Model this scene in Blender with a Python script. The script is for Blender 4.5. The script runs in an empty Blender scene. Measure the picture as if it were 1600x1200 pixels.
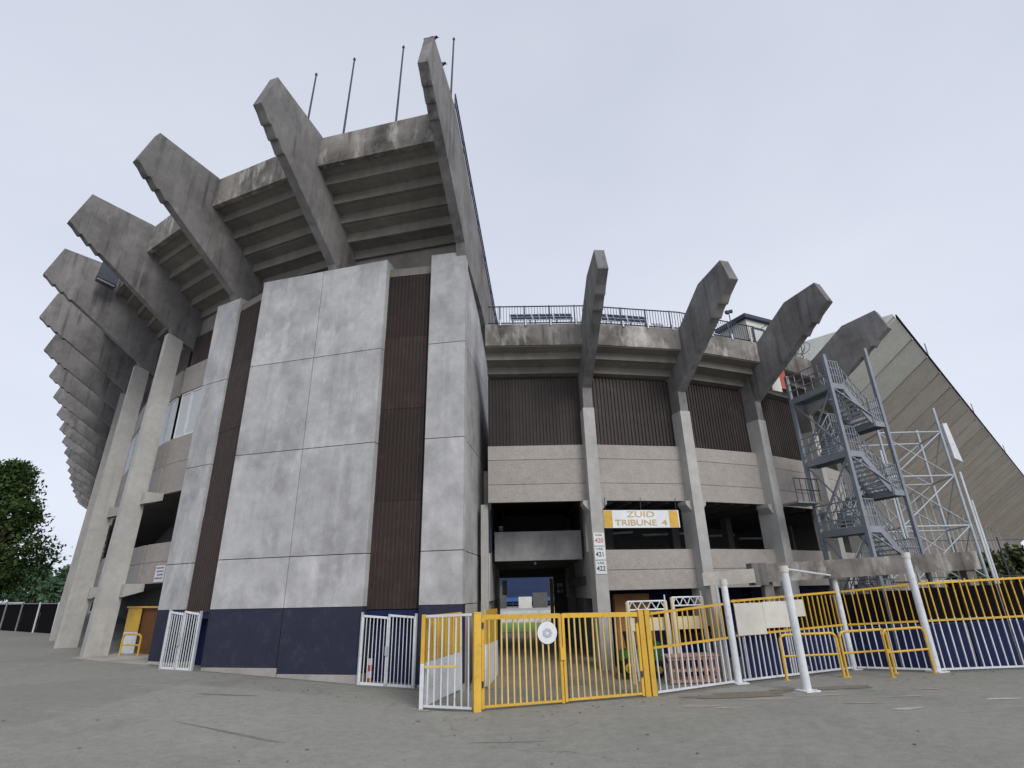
import bpy, bmesh, math, random
from mathutils import Vector, Matrix, Quaternion
random.seed(7)
sc = bpy.context.scene
col = sc.collection

# ------------------------------------------------------------------ camera
CAM_Z, PITCH, ROLL, FPX = 2.6, 0.3717, 0.0246, 842.5
cam_d = bpy.data.cameras.new('camera')
cam_d.sensor_width = 36.0
cam_d.lens = 36.0 * FPX / 1600.0
cam_d.clip_end = 3000
cam_d.clip_start = 0.05
cam = bpy.data.objects.new('camera', cam_d)
col.objects.link(cam)
fwd = Vector((0, math.cos(PITCH), math.sin(PITCH)))
up0 = Vector((0, -math.sin(PITCH), math.cos(PITCH)))
rt0 = Vector((1, 0, 0))
rt = rt0 * math.cos(ROLL) - up0 * math.sin(ROLL)
up = rt0 * math.sin(ROLL) + up0 * math.cos(ROLL)
m = Matrix.Identity(4)
for i in range(3):
    m[i][0], m[i][1], m[i][2] = rt[i], up[i], -fwd[i]
m[2][3] = CAM_Z
cam.matrix_world = m
sc.camera = cam

# ------------------------------------------------------------------ sky, sun, exposure
world = bpy.data.worlds.new('World')
sc.world = world
world.use_nodes = True
wn, wl = world.node_tree.nodes, world.node_tree.links
bg = wn['Background']
sky = wn.new('ShaderNodeTexSky')
sky.sky_type = 'NISHITA'
sky.sun_disc = False
sky.sun_elevation = math.radians(33)
sky.sun_rotation = math.radians(150)
sky.air_density = 1.0
sky.dust_density = 4.0
sky.ozone_density = 1.5
wtc = wn.new('ShaderNodeTexCoord')
wno = wn.new('ShaderNodeTexNoise')
wno.inputs['Scale'].default_value = 1.6
wno.inputs['Detail'].default_value = 4
wmp = wn.new('ShaderNodeMapping')
wmp.inputs['Scale'].default_value = (1, 1, 2.2)
wl.new(wtc.outputs['Generated'], wmp.inputs[0])
wl.new(wmp.outputs[0], wno.inputs['Vector'])
wr = wn.new('ShaderNodeValToRGB')
wr.color_ramp.elements[0].position = .3
wr.color_ramp.elements[0].color = (5.95, 6.35, 7.5, 1)
wr.color_ramp.elements[1].position = .7
wr.color_ramp.elements[1].color = (6.9, 7.2, 8.1, 1)
wl.new(wno.outputs['Fac'], wr.inputs[0])
wm = wn.new('ShaderNodeMix')
wm.data_type = 'RGBA'
wm.inputs[0].default_value = .9
wl.new(sky.outputs[0], wm.inputs['A'])
wl.new(wr.outputs[0], wm.inputs['B'])
wsep = wn.new('ShaderNodeSeparateXYZ')
wl.new(wtc.outputs['Generated'], wsep.inputs[0])
wel = wn.new('ShaderNodeMapRange')
wel.inputs['From Min'].default_value = 0.0
wel.inputs['From Max'].default_value = .9
wel.inputs['To Min'].default_value = 1.14
wel.inputs['To Max'].default_value = .9
wl.new(wsep.outputs['Z'], wel.inputs['Value'])
wsc = wn.new('ShaderNodeVectorMath')
wsc.operation = 'SCALE'
wl.new(wm.outputs['Result'], wsc.inputs[0])
wl.new(wel.outputs['Result'], wsc.inputs['Scale'])
wl.new(wsc.outputs['Vector'], bg.inputs['Color'])
bg.inputs['Strength'].default_value = 0.094

sun_d = bpy.data.lights.new('sun', 'SUN')
sun_d.energy = 1.5
sun_d.angle = math.radians(28)
sun_d.color = (1.0, .965, .92)
sun = bpy.data.objects.new('sun', sun_d)
col.objects.link(sun)
sun.rotation_euler = Vector((-.42, .72, -.55)).to_track_quat('-Z', 'Y').to_euler()
sun.location = (12, -36, 30)

sc.view_settings.view_transform = 'Standard'
sc.view_settings.look = 'None'
sc.view_settings.exposure = 0.3
sc.view_settings.gamma = 1.0

# ------------------------------------------------------------------ materials
def new_mat(name):
    mt = bpy.data.materials.new(name)
    mt.use_nodes = True
    return mt, mt.node_tree.nodes, mt.node_tree.links, mt.node_tree.nodes['Principled BSDF']

def _noise(n, l, src, scale, detail=4, mapping=None, rough=.55):
    t = n.new('ShaderNodeTexNoise')
    t.inputs['Scale'].default_value = scale
    t.inputs['Detail'].default_value = detail
    t.inputs['Roughness'].default_value = rough
    if mapping:
        mp = n.new('ShaderNodeMapping')
        mp.inputs['Scale'].default_value = mapping
        l.new(src, mp.inputs[0])
        src = mp.outputs[0]
    l.new(src, t.inputs['Vector'])
    return t.outputs['Fac']

def _ramp(n, l, src, a, b, lo=0.0, hi=1.0):
    r = n.new('ShaderNodeMapRange')
    r.inputs['From Min'].default_value = a
    r.inputs['From Max'].default_value = b
    r.inputs['To Min'].default_value = lo
    r.inputs['To Max'].default_value = hi
    l.new(src, r.inputs['Value'])
    return r.outputs['Result']

def _mix(n, l, fac, a, b, mode='MIX'):
    x = n.new('ShaderNodeMix')
    x.data_type = 'RGBA'
    x.blend_type = mode
    for key, v in ((0, fac), ('A', a), ('B', b)):
        s = x.inputs[key]
        if hasattr(v, 'is_linked') or hasattr(v, 'links'):
            l.new(v, s)
        elif isinstance(v, (int, float)):
            s.default_value = v
        else:
            s.default_value = (*v, 1)
    return x.outputs['Result']

def _mul(n, l, a, b):
    x = n.new('ShaderNodeMath')
    x.operation = 'MULTIPLY'
    for i, v in enumerate((a, b)):
        if isinstance(v, (int, float)):
            x.inputs[i].default_value = v
        else:
            l.new(v, x.inputs[i])
    return x.outputs[0]

def _grey(n, l, v):
    c = n.new('ShaderNodeCombineColor')
    for i in range(3):
        l.new(v, c.inputs[i])
    return c.outputs[0]

def concrete(name, base, dark, blotch=.5, streak=.4, rough=.9, bump=.25, grain=.12, vary=.1, streak_scale=1.3, light=None, lightamt=.0):
    mt, n, l, b = new_mat(name)
    pos = n.new('ShaderNodeNewGeometry').outputs['Position']
    inf = n.new('ShaderNodeObjectInfo').outputs['Random']
    n1 = _noise(n, l, pos, .55, 7, None, .6)
    c = _mix(n, l, _mul(n, l, _ramp(n, l, n1, .38, .72), blotch), base, dark)
    n2 = _noise(n, l, pos, streak_scale, 5, (1.7, 1.7, .09), .6)
    n2b = _noise(n, l, pos, .5, 3)
    st = _mul(n, l, _ramp(n, l, n2, .5, .72), _ramp(n, l, n2b, .35, .6))
    c = _mix(n, l, _mul(n, l, st, streak), c, dark)
    if light:
        n5 = _noise(n, l, pos, 1.1, 6, (1.2, 1.2, .5), .65)
        c = _mix(n, l, _mul(n, l, _ramp(n, l, n5, .52, .68), lightamt), c, light)
    n3 = _noise(n, l, pos, 22, 5)
    g = _ramp(n, l, n3, .25, .75, 1 - grain, 1 + grain)
    c = _mix(n, l, 1.0, c, _grey(n, l, g), 'MULTIPLY')
    n4 = _noise(n, l, pos, 3.2, 5)
    c = _mix(n, l, 1.0, c, _grey(n, l, _ramp(n, l, n4, .3, .7, .92, 1.07)), 'MULTIPLY')
    c = _mix(n, l, 1.0, c, _grey(n, l, _ramp(n, l, inf, 0, 1, 1 - vary, 1 + vary)), 'MULTIPLY')
    l.new(c, b.inputs['Base Color'])
    b.inputs['Roughness'].default_value = rough
    b.inputs['Specular IOR Level'].default_value = .25
    bp = n.new('ShaderNodeBump')
    bp.inputs['Strength'].default_value = bump
    bp.inputs['Distance'].default_value = .02
    l.new(n3, bp.inputs['Height'])
    l.new(bp.outputs[0], b.inputs['Normal'])
    return mt

def paint(name, base, rough=.5, wear=.25, wearcol=(.2, .16, .12), vary=.06, metal=0.0, scale=6):
    mt, n, l, b = new_mat(name)
    pos = n.new('ShaderNodeNewGeometry').outputs['Position']
    inf = n.new('ShaderNodeObjectInfo').outputs['Random']
    n1 = _noise(n, l, pos, scale, 6, None, .65)
    c = _mix(n, l, _mul(n, l, _ramp(n, l, n1, .52, .75), wear), base, wearcol)
    n2 = _noise(n, l, pos, 1.2, 4)
    c = _mix(n, l, 1.0, c, _grey(n, l, _ramp(n, l, n2, .3, .7, .88, 1.08)), 'MULTIPLY')
    c = _mix(n, l, 1.0, c, _grey(n, l, _ramp(n, l, inf, 0, 1, 1 - vary, 1 + vary)), 'MULTIPLY')
    l.new(c, b.inputs['Base Color'])
    b.inputs['Roughness'].default_value = rough
    b.inputs['Metallic'].default_value = metal
    b.inputs['Specular IOR Level'].default_value = .5 if max(base) > .2 else .18
    l.new(_ramp(n, l, n1, .3, .7, max(.1, rough - .12), min(1, rough + .15)), b.inputs['Roughness'])
    return mt

M = {}
M['rib'] = concrete('rib_concrete', (.205, .2, .197), (.055, .052, .05), .6, .95, bump=.35, streak_scale=1.5, light=(.31, .3, .295), lightamt=.4)
M['parapet'] = concrete('parapet_concrete', (.28, .262, .24), (.045, .042, .039), .95, 1.0, bump=.35, light=(.55, .54, .51), lightamt=.7, vary=.14)
M['step'] = concrete('step_concrete', (.22, .207, .184), (.085, .08, .07), .5, .4, bump=.2)
M['panel'] = concrete('panel_concrete', (.44, .44, .445), (.22, .22, .225), .8, .55, rough=.85, bump=.15, grain=.08, vary=.09, light=(.56, .56, .56), lightamt=.5)
M['column'] = concrete('column_concrete', (.42, .415, .395), (.25, .245, .23), .5, .4, bump=.15, grain=.08, vary=.06)
M['beige'] = concrete('washed_gravel_panel', (.345, .32, .295), (.26, .24, .22), .4, .25, bump=.5, grain=.22, vary=.05)
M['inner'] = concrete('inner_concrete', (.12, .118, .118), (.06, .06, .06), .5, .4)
M['deck'] = concrete('deck_concrete', (.3, .29, .27), (.16, .15, .14), .5, .3)
M['plinth'] = concrete('plinth_concrete', (.42, .4, .37), (.2, .19, .17), .6, .2)
M['soffit'] = concrete('soffit_panel', (.46, .42, .37), (.3, .27, .235), .5, .4, vary=.08)
M['pale'] = concrete('pale_end_panel', (.64, .64, .59), (.42, .42, .39), .4, .35)
M['brown'] = paint('brown_cladding', (.043, .031, .028), .55, .5, (.075, .058, .054), vary=.2, scale=2)
M['brown2'] = paint('grey_brown_cladding', (.048, .04, .038), .55, .5, (.08, .069, .066), vary=.2, scale=2)
M['navy'] = paint('navy_paint', (.029, .032, .055), .75, .5, (.07, .074, .09), vary=.12, scale=2.6)
M['navy_dark'] = paint('dark_navy_paint', (.012, .018, .07), .6, .2, (.03, .035, .08), scale=2)
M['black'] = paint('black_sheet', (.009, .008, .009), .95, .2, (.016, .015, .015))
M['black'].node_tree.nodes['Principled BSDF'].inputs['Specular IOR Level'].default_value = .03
M['yellow'] = paint('yellow_paint', (.62, .38, .04), .55, .55, (.3, .15, .04), vary=.1, scale=7)
M['yellow_pale'] = paint('faded_yellow_paint', (.62, .46, .14), .6, .5, (.36, .22, .08), vary=.14, scale=7)
M['white'] = paint('white_paint', (.64, .67, .70), .55, .5, (.33, .28, .23), vary=.1, scale=6)
M['board'] = paint('white_board', (.6, .58, .53), .6, .3, (.42, .39, .35), scale=4)
M['galv'] = paint('galvanised_steel', (.225, .25, .285), .5, .35, (.13, .15, .175), metal=.25, scale=5)
M['galv_l'] = paint('pale_galvanised_steel', (.42, .46, .5), .5, .3, (.25, .27, .3), metal=.2, scale=5)
M['darkmetal'] = paint('dark_metal', (.05, .06, .085), .5, .2, (.1, .1, .12))
M['railgrey'] = paint('grey_rail', (.22, .24, .26), .5, .2, (.12, .12, .12), metal=.2)
M['red'] = paint('red_paint', (.45, .09, .06), .6, .3, (.3, .08, .06))
M['rust'] = paint('brown_door', (.16, .075, .03), .7, .4, (.08, .04, .025), scale=3)
M['wood'] = paint('pale_wood', (.42, .26, .2), .8, .4, (.22, .14, .1), scale=7)
M['tyre'] = paint('rubber', (.02, .02, .02), .85, .2, (.05, .05, .05))
M['green'] = paint('green_machine', (.05, .16, .03), .5, .3, (.03, .06, .02))
M['cream'] = paint('cream_paint', (.62, .55, .4), .5, .3, (.4, .33, .2))
M['orange'] = paint('orange_sheet', (.35, .17, .06), .7, .3, (.2, .1, .05))
M['seat_blue'] = paint('blue_seats', (.03, .05, .12), .5, .2, (.04, .06, .13), scale=.5)
M['seat_bright'] = paint('bright_blue_board', (.03, .13, .4), .5, .2, (.05, .2, .5), scale=.5)
M['slate'] = paint('slate_blue_terrace', (.035, .05, .1), .7, .2, (.05, .06, .1), scale=.5)
M['gold'] = paint('gold_lettering', (.5, .36, .16), .5, .2, (.4, .3, .15))
M['bannerwhite'] = paint('banner_vinyl', (.66, .7, .73), .4, .2, (.55, .57, .58))
M['ink'] = paint('dark_ink', (.06, .045, .05), .6, .2, (.12, .1, .1))
M['redink'] = paint('red_ink', (.45, .1, .05), .6, .3, (.3, .12, .08))
M['feather'] = paint('black_feathers', (.012, .012, .014), .6, .2, (.02, .02, .025))
M['bark'] = paint('bark', (.09, .07, .05), .9, .4, (.04, .03, .025))

def glass_mat(name, colr, rough=.12):
    mt, n, l, b = new_mat(name)
    b.inputs['Base Color'].default_value = (*colr, 1)
    b.inputs['Roughness'].default_value = rough
    b.inputs['Specular IOR Level'].default_value = .7
    return mt
M['glass'] = glass_mat('dark_glass', (.04, .055, .075))
M['frosted'] = glass_mat('pale_window', (.5, .53, .55), .35)
M['pv'] = glass_mat('dark_blue_cells', (.012, .018, .05), .55)
M['pv'].node_tree.nodes['Principled BSDF'].inputs['Specular IOR Level'].default_value = .15

def leaf_mat(name, a, bcol):
    mt, n, l, b = new_mat(name)
    pos = n.new('ShaderNodeNewGeometry').outputs['Position']
    n1 = _noise(n, l, pos, .8, 3)
    c = _mix(n, l, _ramp(n, l, n1, .35, .65), a, bcol)
    l.new(c, b.inputs['Base Color'])
    b.inputs['Roughness'].default_value = .7
    b.inputs['Specular IOR Level'].default_value = .2
    return mt
M['leaf'] = leaf_mat('dark_leaves', (.03, .06, .015), (.06, .1, .028))
M['leaf2'] = leaf_mat('far_leaves', (.045, .09, .05), (.075, .13, .07))
M['leaf3'] = leaf_mat('bank_leaves', (.035, .05, .018), (.085, .095, .04))

def asphalt_mat():
    mt, n, l, b = new_mat('asphalt')
    pos = n.new('ShaderNodeNewGeometry').outputs['Position']
    base = (.24, .24, .214)
    n1 = _noise(n, l, pos, .16, 6, None, .6)
    c = _mix(n, l, _mul(n, l, _ramp(n, l, n1, .4, .65), .75), base, (.28, .273, .252))
    n2 = _noise(n, l, pos, .45, 5, (1, .35, 1), .6)
    c = _mix(n, l, _mul(n, l, _ramp(n, l, n2, .55, .75), .6), c, (.145, .144, .137))
    vb = n.new('ShaderNodeTexVoronoi')
    vb.feature = 'F1'
    vb.inputs['Scale'].default_value = .13
    vb.inputs['Randomness'].default_value = .9
    l.new(pos, vb.inputs['Vector'])
    sepc = n.new('ShaderNodeSeparateColor')
    l.new(vb.outputs['Color'], sepc.inputs[0])
    c = _mix(n, l, 1.0, c, _grey(n, l, _ramp(n, l, sepc.outputs[0], 0, 1, .93, 1.07)), 'MULTIPLY')
    n9 = _noise(n, l, pos, .8, 6, (.25, 1.6, 1), .65)
    c = _mix(n, l, _mul(n, l, _ramp(n, l, n9, .55, .7), .4), c, (.3, .297, .275))
    n6 = _noise(n, l, pos, 1.7, 5, (.5, 1.3, 1), .7)
    c = _mix(n, l, _mul(n, l, _ramp(n, l, n6, .6, .78), .5), c, (.31, .28, .235))
    # hairline cracks
    v = n.new('ShaderNodeTexVoronoi')
    v.feature = 'DISTANCE_TO_EDGE'
    v.inputs['Scale'].default_value = .22
    nz = n.new('ShaderNodeTexNoise')
    nz.inputs['Scale'].default_value = 1.3
    nz.inputs['Detail'].default_value = 5
    l.new(pos, nz.inputs['Vector'])
    add = n.new('ShaderNodeMixRGB')
    add.blend_type = 'ADD'
    add.inputs[0].default_value = 1.2
    l.new(pos, add.inputs[1])
    l.new(nz.outputs['Color'], add.inputs[2])
    l.new(add.outputs[0], v.inputs['Vector'])
    n7 = _noise(n, l, pos, .12, 2)
    crack = _mul(n, l, _ramp(n, l, v.outputs['Distance'], .0, .006, 1, 0), _ramp(n, l, n7, .5, .6))
    c = _mix(n, l, _mul(n, l, crack, .6), c, (.05, .05, .05))
    n3 = _noise(n, l, pos, 30, 6, None, .7)
    c = _mix(n, l, 1.0, c, _grey(n, l, _ramp(n, l, n3, .25, .75, .72, 1.3)), 'MULTIPLY')
    n8 = _noise(n, l, pos, 4, 5)
    c = _mix(n, l, 1.0, c, _grey(n, l, _ramp(n, l, n8, .3, .7, .9, 1.1)), 'MULTIPLY')
    l.new(c, b.inputs['Base Color'])
    b.inputs['Roughness'].default_value = .88
    b.inputs['Specular IOR Level'].default_value = .3
    bp = n.new('ShaderNodeBump')
    bp.inputs['Strength'].default_value = .5
    bp.inputs['Distance'].default_value = .015
    l.new(n3, bp.inputs['Height'])
    l.new(bp.outputs[0], b.inputs['Normal'])
    return mt
M['asphalt'] = asphalt_mat()
M['floor'] = concrete('passage_floor', (.25, .215, .17), (.13, .11, .09), .6, .1, bump=.3)
M['mark'] = concrete('sandy_patch', (.4, .345, .28), (.25, .23, .2), .8, .1, grain=.3)
M['mud'] = concrete('muddy_asphalt', (.2, .172, .14), (.235, .225, .2), .9, .1, grain=.25)
M['markw'] = concrete('worn_white_paint', (.5, .48, .43), (.3, .29, .26), .9, .1, grain=.3)
M['darkpatch'] = concrete('damp_patch', (.18, .178, .166), (.22, .218, .2), .8, .1, grain=.25)
M['grass'] = leaf_mat('pitch_grass', (.09, .22, .03), (.13, .28, .05))

# ------------------------------------------------------------------ mesh helpers
class MB:
    def __init__(self):
        self.v, self.f, self.mi = [], [], []
    def add(self, verts, faces, mi=0):
        o = len(self.v)
        self.v += [tuple(p) for p in verts]
        self.f += [tuple(i + o for i in f) for f in faces]
        self.mi += [mi] * len(faces)
        return self
    def loft(self, a, b, mi=0):
        """solid between two matching polygons (lists of 3-D points)"""
        n = len(a)
        faces = [tuple(range(n)), tuple(range(2 * n - 1, n - 1, -1))]
        faces += [(i, n + i, n + (i + 1) % n, (i + 1) % n) for i in range(n)]
        # orient: caps reversed so that the normals point outward is left to recalc
        return self.add(list(a) + list(b), faces, mi)
    def extrude(self, poly, vec, mi=0):
        vec = Vector(vec)
        return self.loft([Vector(p) for p in poly], [Vector(p) + vec for p in poly], mi)
    def box(self, c, s, mi=0, rot=0.0):
        cx, cy, cz = c
        hx, hy, hz = s[0] / 2, s[1] / 2, s[2] / 2
        cs, sn = math.cos(rot), math.sin(rot)
        def R(x, y, z): return (cx + x * cs - y * sn, cy + x * sn + y * cs, cz + z)
        a = [R(-hx, -hy, -hz), R(hx, -hy, -hz), R(hx, hy, -hz), R(-hx, hy, -hz)]
        b = [R(-hx, -hy, hz), R(hx, -hy, hz), R(hx, hy, hz), R(-hx, hy, hz)]
        return self.loft(a, b, mi)
    def bar(self, p, q, w, h=None, mi=0, upv=(0, 0, 1)):
        p, q = Vector(p), Vector(q)
        h = h or w
        d = (q - p).normalized()
        u = Vector(upv)
        if abs(d.dot(u)) > .98: u = Vector((0, 1, 0))
        s = d.cross(u).normalized()
        u = s.cross(d).normalized()
        sec = [s * (-w / 2) + u * (-h / 2), s * (w / 2) + u * (-h / 2), s * (w / 2) + u * (h / 2), s * (-w / 2) + u * (h / 2)]
        return self.loft([p + k for k in sec], [q + k for k in sec], mi)
    def tube(self, p, q, r, n=8, r2=None, mi=0):
        p, q = Vector(p), Vector(q)
        r2 = r if r2 is None else r2
        d = (q - p).normalized()
        u = Vector((0, 0, 1)) if abs(d.z) < .9 else Vector((1, 0, 0))
        s = d.cross(u).normalized()
        u = s.cross(d)
        A = [p + (s * math.cos(2 * math.pi * k / n) + u * math.sin(2 * math.pi * k / n)) * r for k in range(n)]
        B = [q + (s * math.cos(2 * math.pi * k / n) + u * math.sin(2 * math.pi * k / n)) * r2 for k in range(n)]
        return self.loft(A, B, mi)
    def mesh(self, name, mats, smooth=False):
        me = bpy.data.meshes.new(name)
        me.from_pydata(self.v, [], self.f)
        for mt in (mats if isinstance(mats, (list, tuple)) else [mats]):
            me.materials.append(M[mt] if isinstance(mt, str) else mt)
        for p, k in zip(me.polygons, self.mi):
            p.material_index = k
            p.use_smooth = smooth
        bm = bmesh.new()
        bm.from_mesh(me)
        bmesh.ops.recalc_face_normals(bm, faces=bm.faces)
        bm.to_mesh(me)
        bm.free()
        return me
    def build(self, name, mats, parent=None, label=None, cat=None, group=None, kind=None, smooth=False):
        return link(name, self.mesh(name, mats, smooth), parent, label, cat, group, kind)

def link(name, me, parent=None, label=None, cat=None, group=None, kind=None, loc=None):
    o = bpy.data.objects.new(name, me)
    col.objects.link(o)
    if loc is not None: o.location = loc
    if parent is not None:
        o.parent = parent
        o.matrix_parent_inverse = Matrix.Translation(-world_loc(parent))
    tag(o, label, cat, group, kind)
    return o

def world_loc(o):
    v = Vector(o.location)
    return v if o.parent is None else v  # parts sit in world space (translation only, cancelled below)

def tag(o, label=None, cat=None, group=None, kind=None):
    if label: o['label'] = label
    if cat: o['category'] = cat
    if group: o['group'] = group
    if kind: o['kind'] = kind
    return o

def thing(name, label, cat, loc, group=None):
    o = bpy.data.objects.new(name, None)
    o.empty_display_size = .3
    col.objects.link(o)
    o.location = loc
    return tag(o, label, cat, group)

def sub(name, mb, mats, parent, smooth=False):
    """sub-part: its parent is a part whose own mesh is in world coordinates"""
    o = bpy.data.objects.new(name, mb.mesh(name, mats, smooth))
    col.objects.link(o)
    o.parent = parent
    return o

XS = [-400, -80, -29, -20, -12, -2, 4, 16, 60, 400]
ZS = [1.6, 1.1, .58, .33, .2, -.38, -.32, -.2, 0.0, .3]
def gz(x):
    if x <= XS[0]: return ZS[0]
    for a, b, za, zb in zip(XS, XS[1:], ZS, ZS[1:]):
        if x <= b: return za + (zb - za) * (x - a) / (b - a)
    return ZS[-1]

# ------------------------------------------------------------------ the setting
gx = sorted(set([-900, -600] + XS + [600, 900] + [x * 4 - 60 for x in range(31)]))
gy = [-60, -20, 0, 8, 12, 16, 20, 25, 30, 40, 60, 100, 200, 500, 1500]
mb = MB()
mb.add([(x, y, gz(x)) for y in gy for x in gx],
       [(j * len(gx) + i, j * len(gx) + i + 1, (j + 1) * len(gx) + i + 1, (j + 1) * len(gx) + i) for j in range(len(gy) - 1) for i in range(len(gx) - 1)])
ground = mb.build('ground', 'asphalt', kind='structure')

def blob(cx, cy, rx, ry, seed, n=22, dz=.004, mats='mark', rot=0.0, name='worn_patch'):
    rnd = random.Random(seed)
    pts, ph = [], [rnd.uniform(0, 6.28) for _ in range(4)]
    for k in range(n):
        a = 2 * math.pi * k / n
        q = 1 + .22 * math.sin(2 * a + ph[0]) + .16 * math.sin(3 * a + ph[1]) + .12 * math.sin(5 * a + ph[2]) + rnd.uniform(-.1, .1)
        x, y = rx * q * math.cos(a), ry * q * math.sin(a)
        X, Y = cx + x * math.cos(rot) - y * math.sin(rot), cy + x * math.sin(rot) + y * math.cos(rot)
        pts.append((X, Y, gz(X) + dz))
    b = MB()
    b.add(pts + [(cx, cy, gz(cx) + dz)], [(k, (k + 1) % n, n) for k in range(n)])
    return b.build(name, mats, ground)
for i, (x, y, rx, ry, mt) in enumerate([(4.8, 16.7, .5, .17, 'mark'), (5.5, 16.35, .35, .1, 'mark'), (7.1, 17.3, .75, .13, 'mark'), (8.6, 17.55, .6, .1, 'mark'),
        (10.6, 17.0, .5, .1, 'mark'), (9.6, 15.45, .38, .12, 'markw'), (12.6, 16.2, .4, .1, 'markw'), (9.0, 16.3, .4, .08, 'mark'), (11.9, 17.9, .4, .1, 'mark'),
        (-2.7, 17.1, .3, .1, 'mark'), (6.4, 18.0, 1.6, .4, 'mud'), (9.3, 18.6, 1.3, .3, 'mud')]):
    blob(x, y, rx, ry, 10 + i, dz=.004 + .0007 * i, mats=mt)
for i, (x, y, rx, ry, rot) in enumerate([(-6.4, 13.9, 1.5, .07, -.42), (-8.8, 18.2, .75, .12, .05), (-.2, 13.6, .9, .05, -.03)]):
    blob(x, y, rx, ry, 40 + i, dz=.004, mats='darkpatch', rot=rot)

def grime(A, B, w, seed, mats='mud'):
    rnd = random.Random(seed)
    L = math.dist(A, B)
    n = max(6, int(L / .25))
    d = ((B[0] - A[0]) / L, (B[1] - A[1]) / L)
    nx, ny = d[1], -d[0]
    v = []
    for k in range(n + 1):
        x, y = A[0] + (B[0] - A[0]) * k / n, A[1] + (B[1] - A[1]) * k / n
        o = w * rnd.uniform(.25, 1.0)
        v += [(x - nx * .1, y - ny * .1, gz(x) + .003), (x + nx * o, y + ny * o, gz(x) + .003)]
    MB().add(v, [(2 * k, 2 * k + 1, 2 * k + 3, 2 * k + 2) for k in range(n)]).build('grime_strip', mats, ground)
for k, (A, B, w) in enumerate((((-15.5, 24.9), (-12.0, 22.6), .3), ((-12.0, 22.6), (-5.6, 20.95), .35), ((-5.6, 20.7), (-2.0, 20.4), .3), ((-2.8, 17.3), (4.0, 18.35), .22),
        ((4.1, 18.4), (7.2, 19.95), .3), ((7.3, 20.0), (12.2, 22.05), .3), ((12.3, 22.0), (14.3, 20.9), .3), ((14.4, 20.85), (27.5, 21.35), .3))):
    grime(A, B, w, 70 + k, 'darkpatch' if k % 2 else 'mud')
rnd = random.Random(3)
lit = MB()
for k in range(240):
    f_ = rnd.random()
    if k % 3: x, y = -15 + 35 * f_, 0
    else: x, y = rnd.uniform(-14, 16), 0
    y = rnd.uniform(11, 15.5) if k % 4 == 0 else (22.3 - .45 * (x + 12) if x < -3 else 16.6 + .27 * (x + 1)) - abs(rnd.gauss(0, .5)) - .15
    r_, a_ = rnd.uniform(.015, .045), rnd.uniform(0, 6.28)
    z = gz(x) + .009
    lit.add([(x + r_ * math.cos(a_ + q) * (1 if q % 3 < 1.5 else .6), y + r_ * math.sin(a_ + q), z + rnd.uniform(0, .012)) for q in (0, 1.57, 3.14, 4.71)], [(0, 1, 2, 3)])
lit.build('litter', 'rust', label='dead leaves and grit scattered over the forecourt', cat='litter', kind='stuff')
mb = MB()
mb.add([(-28, 41.5, .12), (26, 41.5, .12), (26, 54, .12), (-28, 54, .12)], [(0, 1, 2, 3)])
mb.build('pitch', 'grass', kind='structure')
mb = MB()
mb.add([(-28, 54.02, .1), (26, 54.02, .1), (26, 118, .1), (-28, 118, .1)], [(0, 1, 2, 3)])
mb.build('running_track', 'plinth', kind='structure')
mb = MB()
pf = [(20.6, -.36), (21.2, -.3), (24.0, -.02), (40, .02), (41.4, .1)]
vs = []
for y, z in pf: vs += [(-1.7, y, z), (3.4, y, z)]
mb.add(vs, [(2 * i, 2 * i + 1, 2 * i + 3, 2 * i + 2) for i in range(len(pf) - 1)])
mb.build('passage_floor', 'floor', kind='structure')

mb = MB()
apr = [(-15.2, 24.55), (-20.4, 27.35), (-18.2, 31.5), (-14.4, 27.5)]
mb.add([(x, y, gz(x) + .03) for x, y in apr] + [(x, y, gz(x) - .1) for x, y in apr], [(0, 1, 2, 3), (0, 4, 5, 1), (1, 5, 6, 2), (2, 6, 7, 3), (3, 7, 4, 0)])
mb.build('pavement', 'plinth', kind='structure')

# ------------------------------------------------------------------ left (tall) stand
LP = [(-2.18, 20.35, 9.3), (-8.47, 21.84, 17.4), (-14.43, 24.33, 27.8), (-19.83, 27.88, 38.8), (-24.59, 32.24, 46.2), (-28.83, 37.12, 51.8), (-32.73, 42.27, 53.9)]
ang = [53.9, 53.7, 53.7, 53.8, 53.8, 53.8, 53.7, 53.8, 54.0, 54.4, 55.0, 55.6, 56.3]
px, py = LP[-1][0], LP[-1][1]
prev = LP[-1][2]
for a in ang:
    mid = math.radians((a + prev) / 2)
    px, py = px - 6.46 * math.cos(mid), py + 6.46 * math.sin(mid)
    LP.append((px, py, a))
    prev = a
def Lp(i, r, z, t=0.0):
    x, y, a = LP[i - 1]
    a = math.radians(a)
    return Vector((x - math.sin(a) * r + math.cos(a) * t, y - math.cos(a) * r - math.sin(a) * t, z))
def Lsec(i, poly, t=0.0): return [Lp(i, r, z, t) for r, z in poly]
NL = len(LP)
tall = thing('grandstand', 'tall curved concrete stand on the left with fanned beams and navy-based panel tower', 'grandstand', (-8.5, 24, 0))

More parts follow.
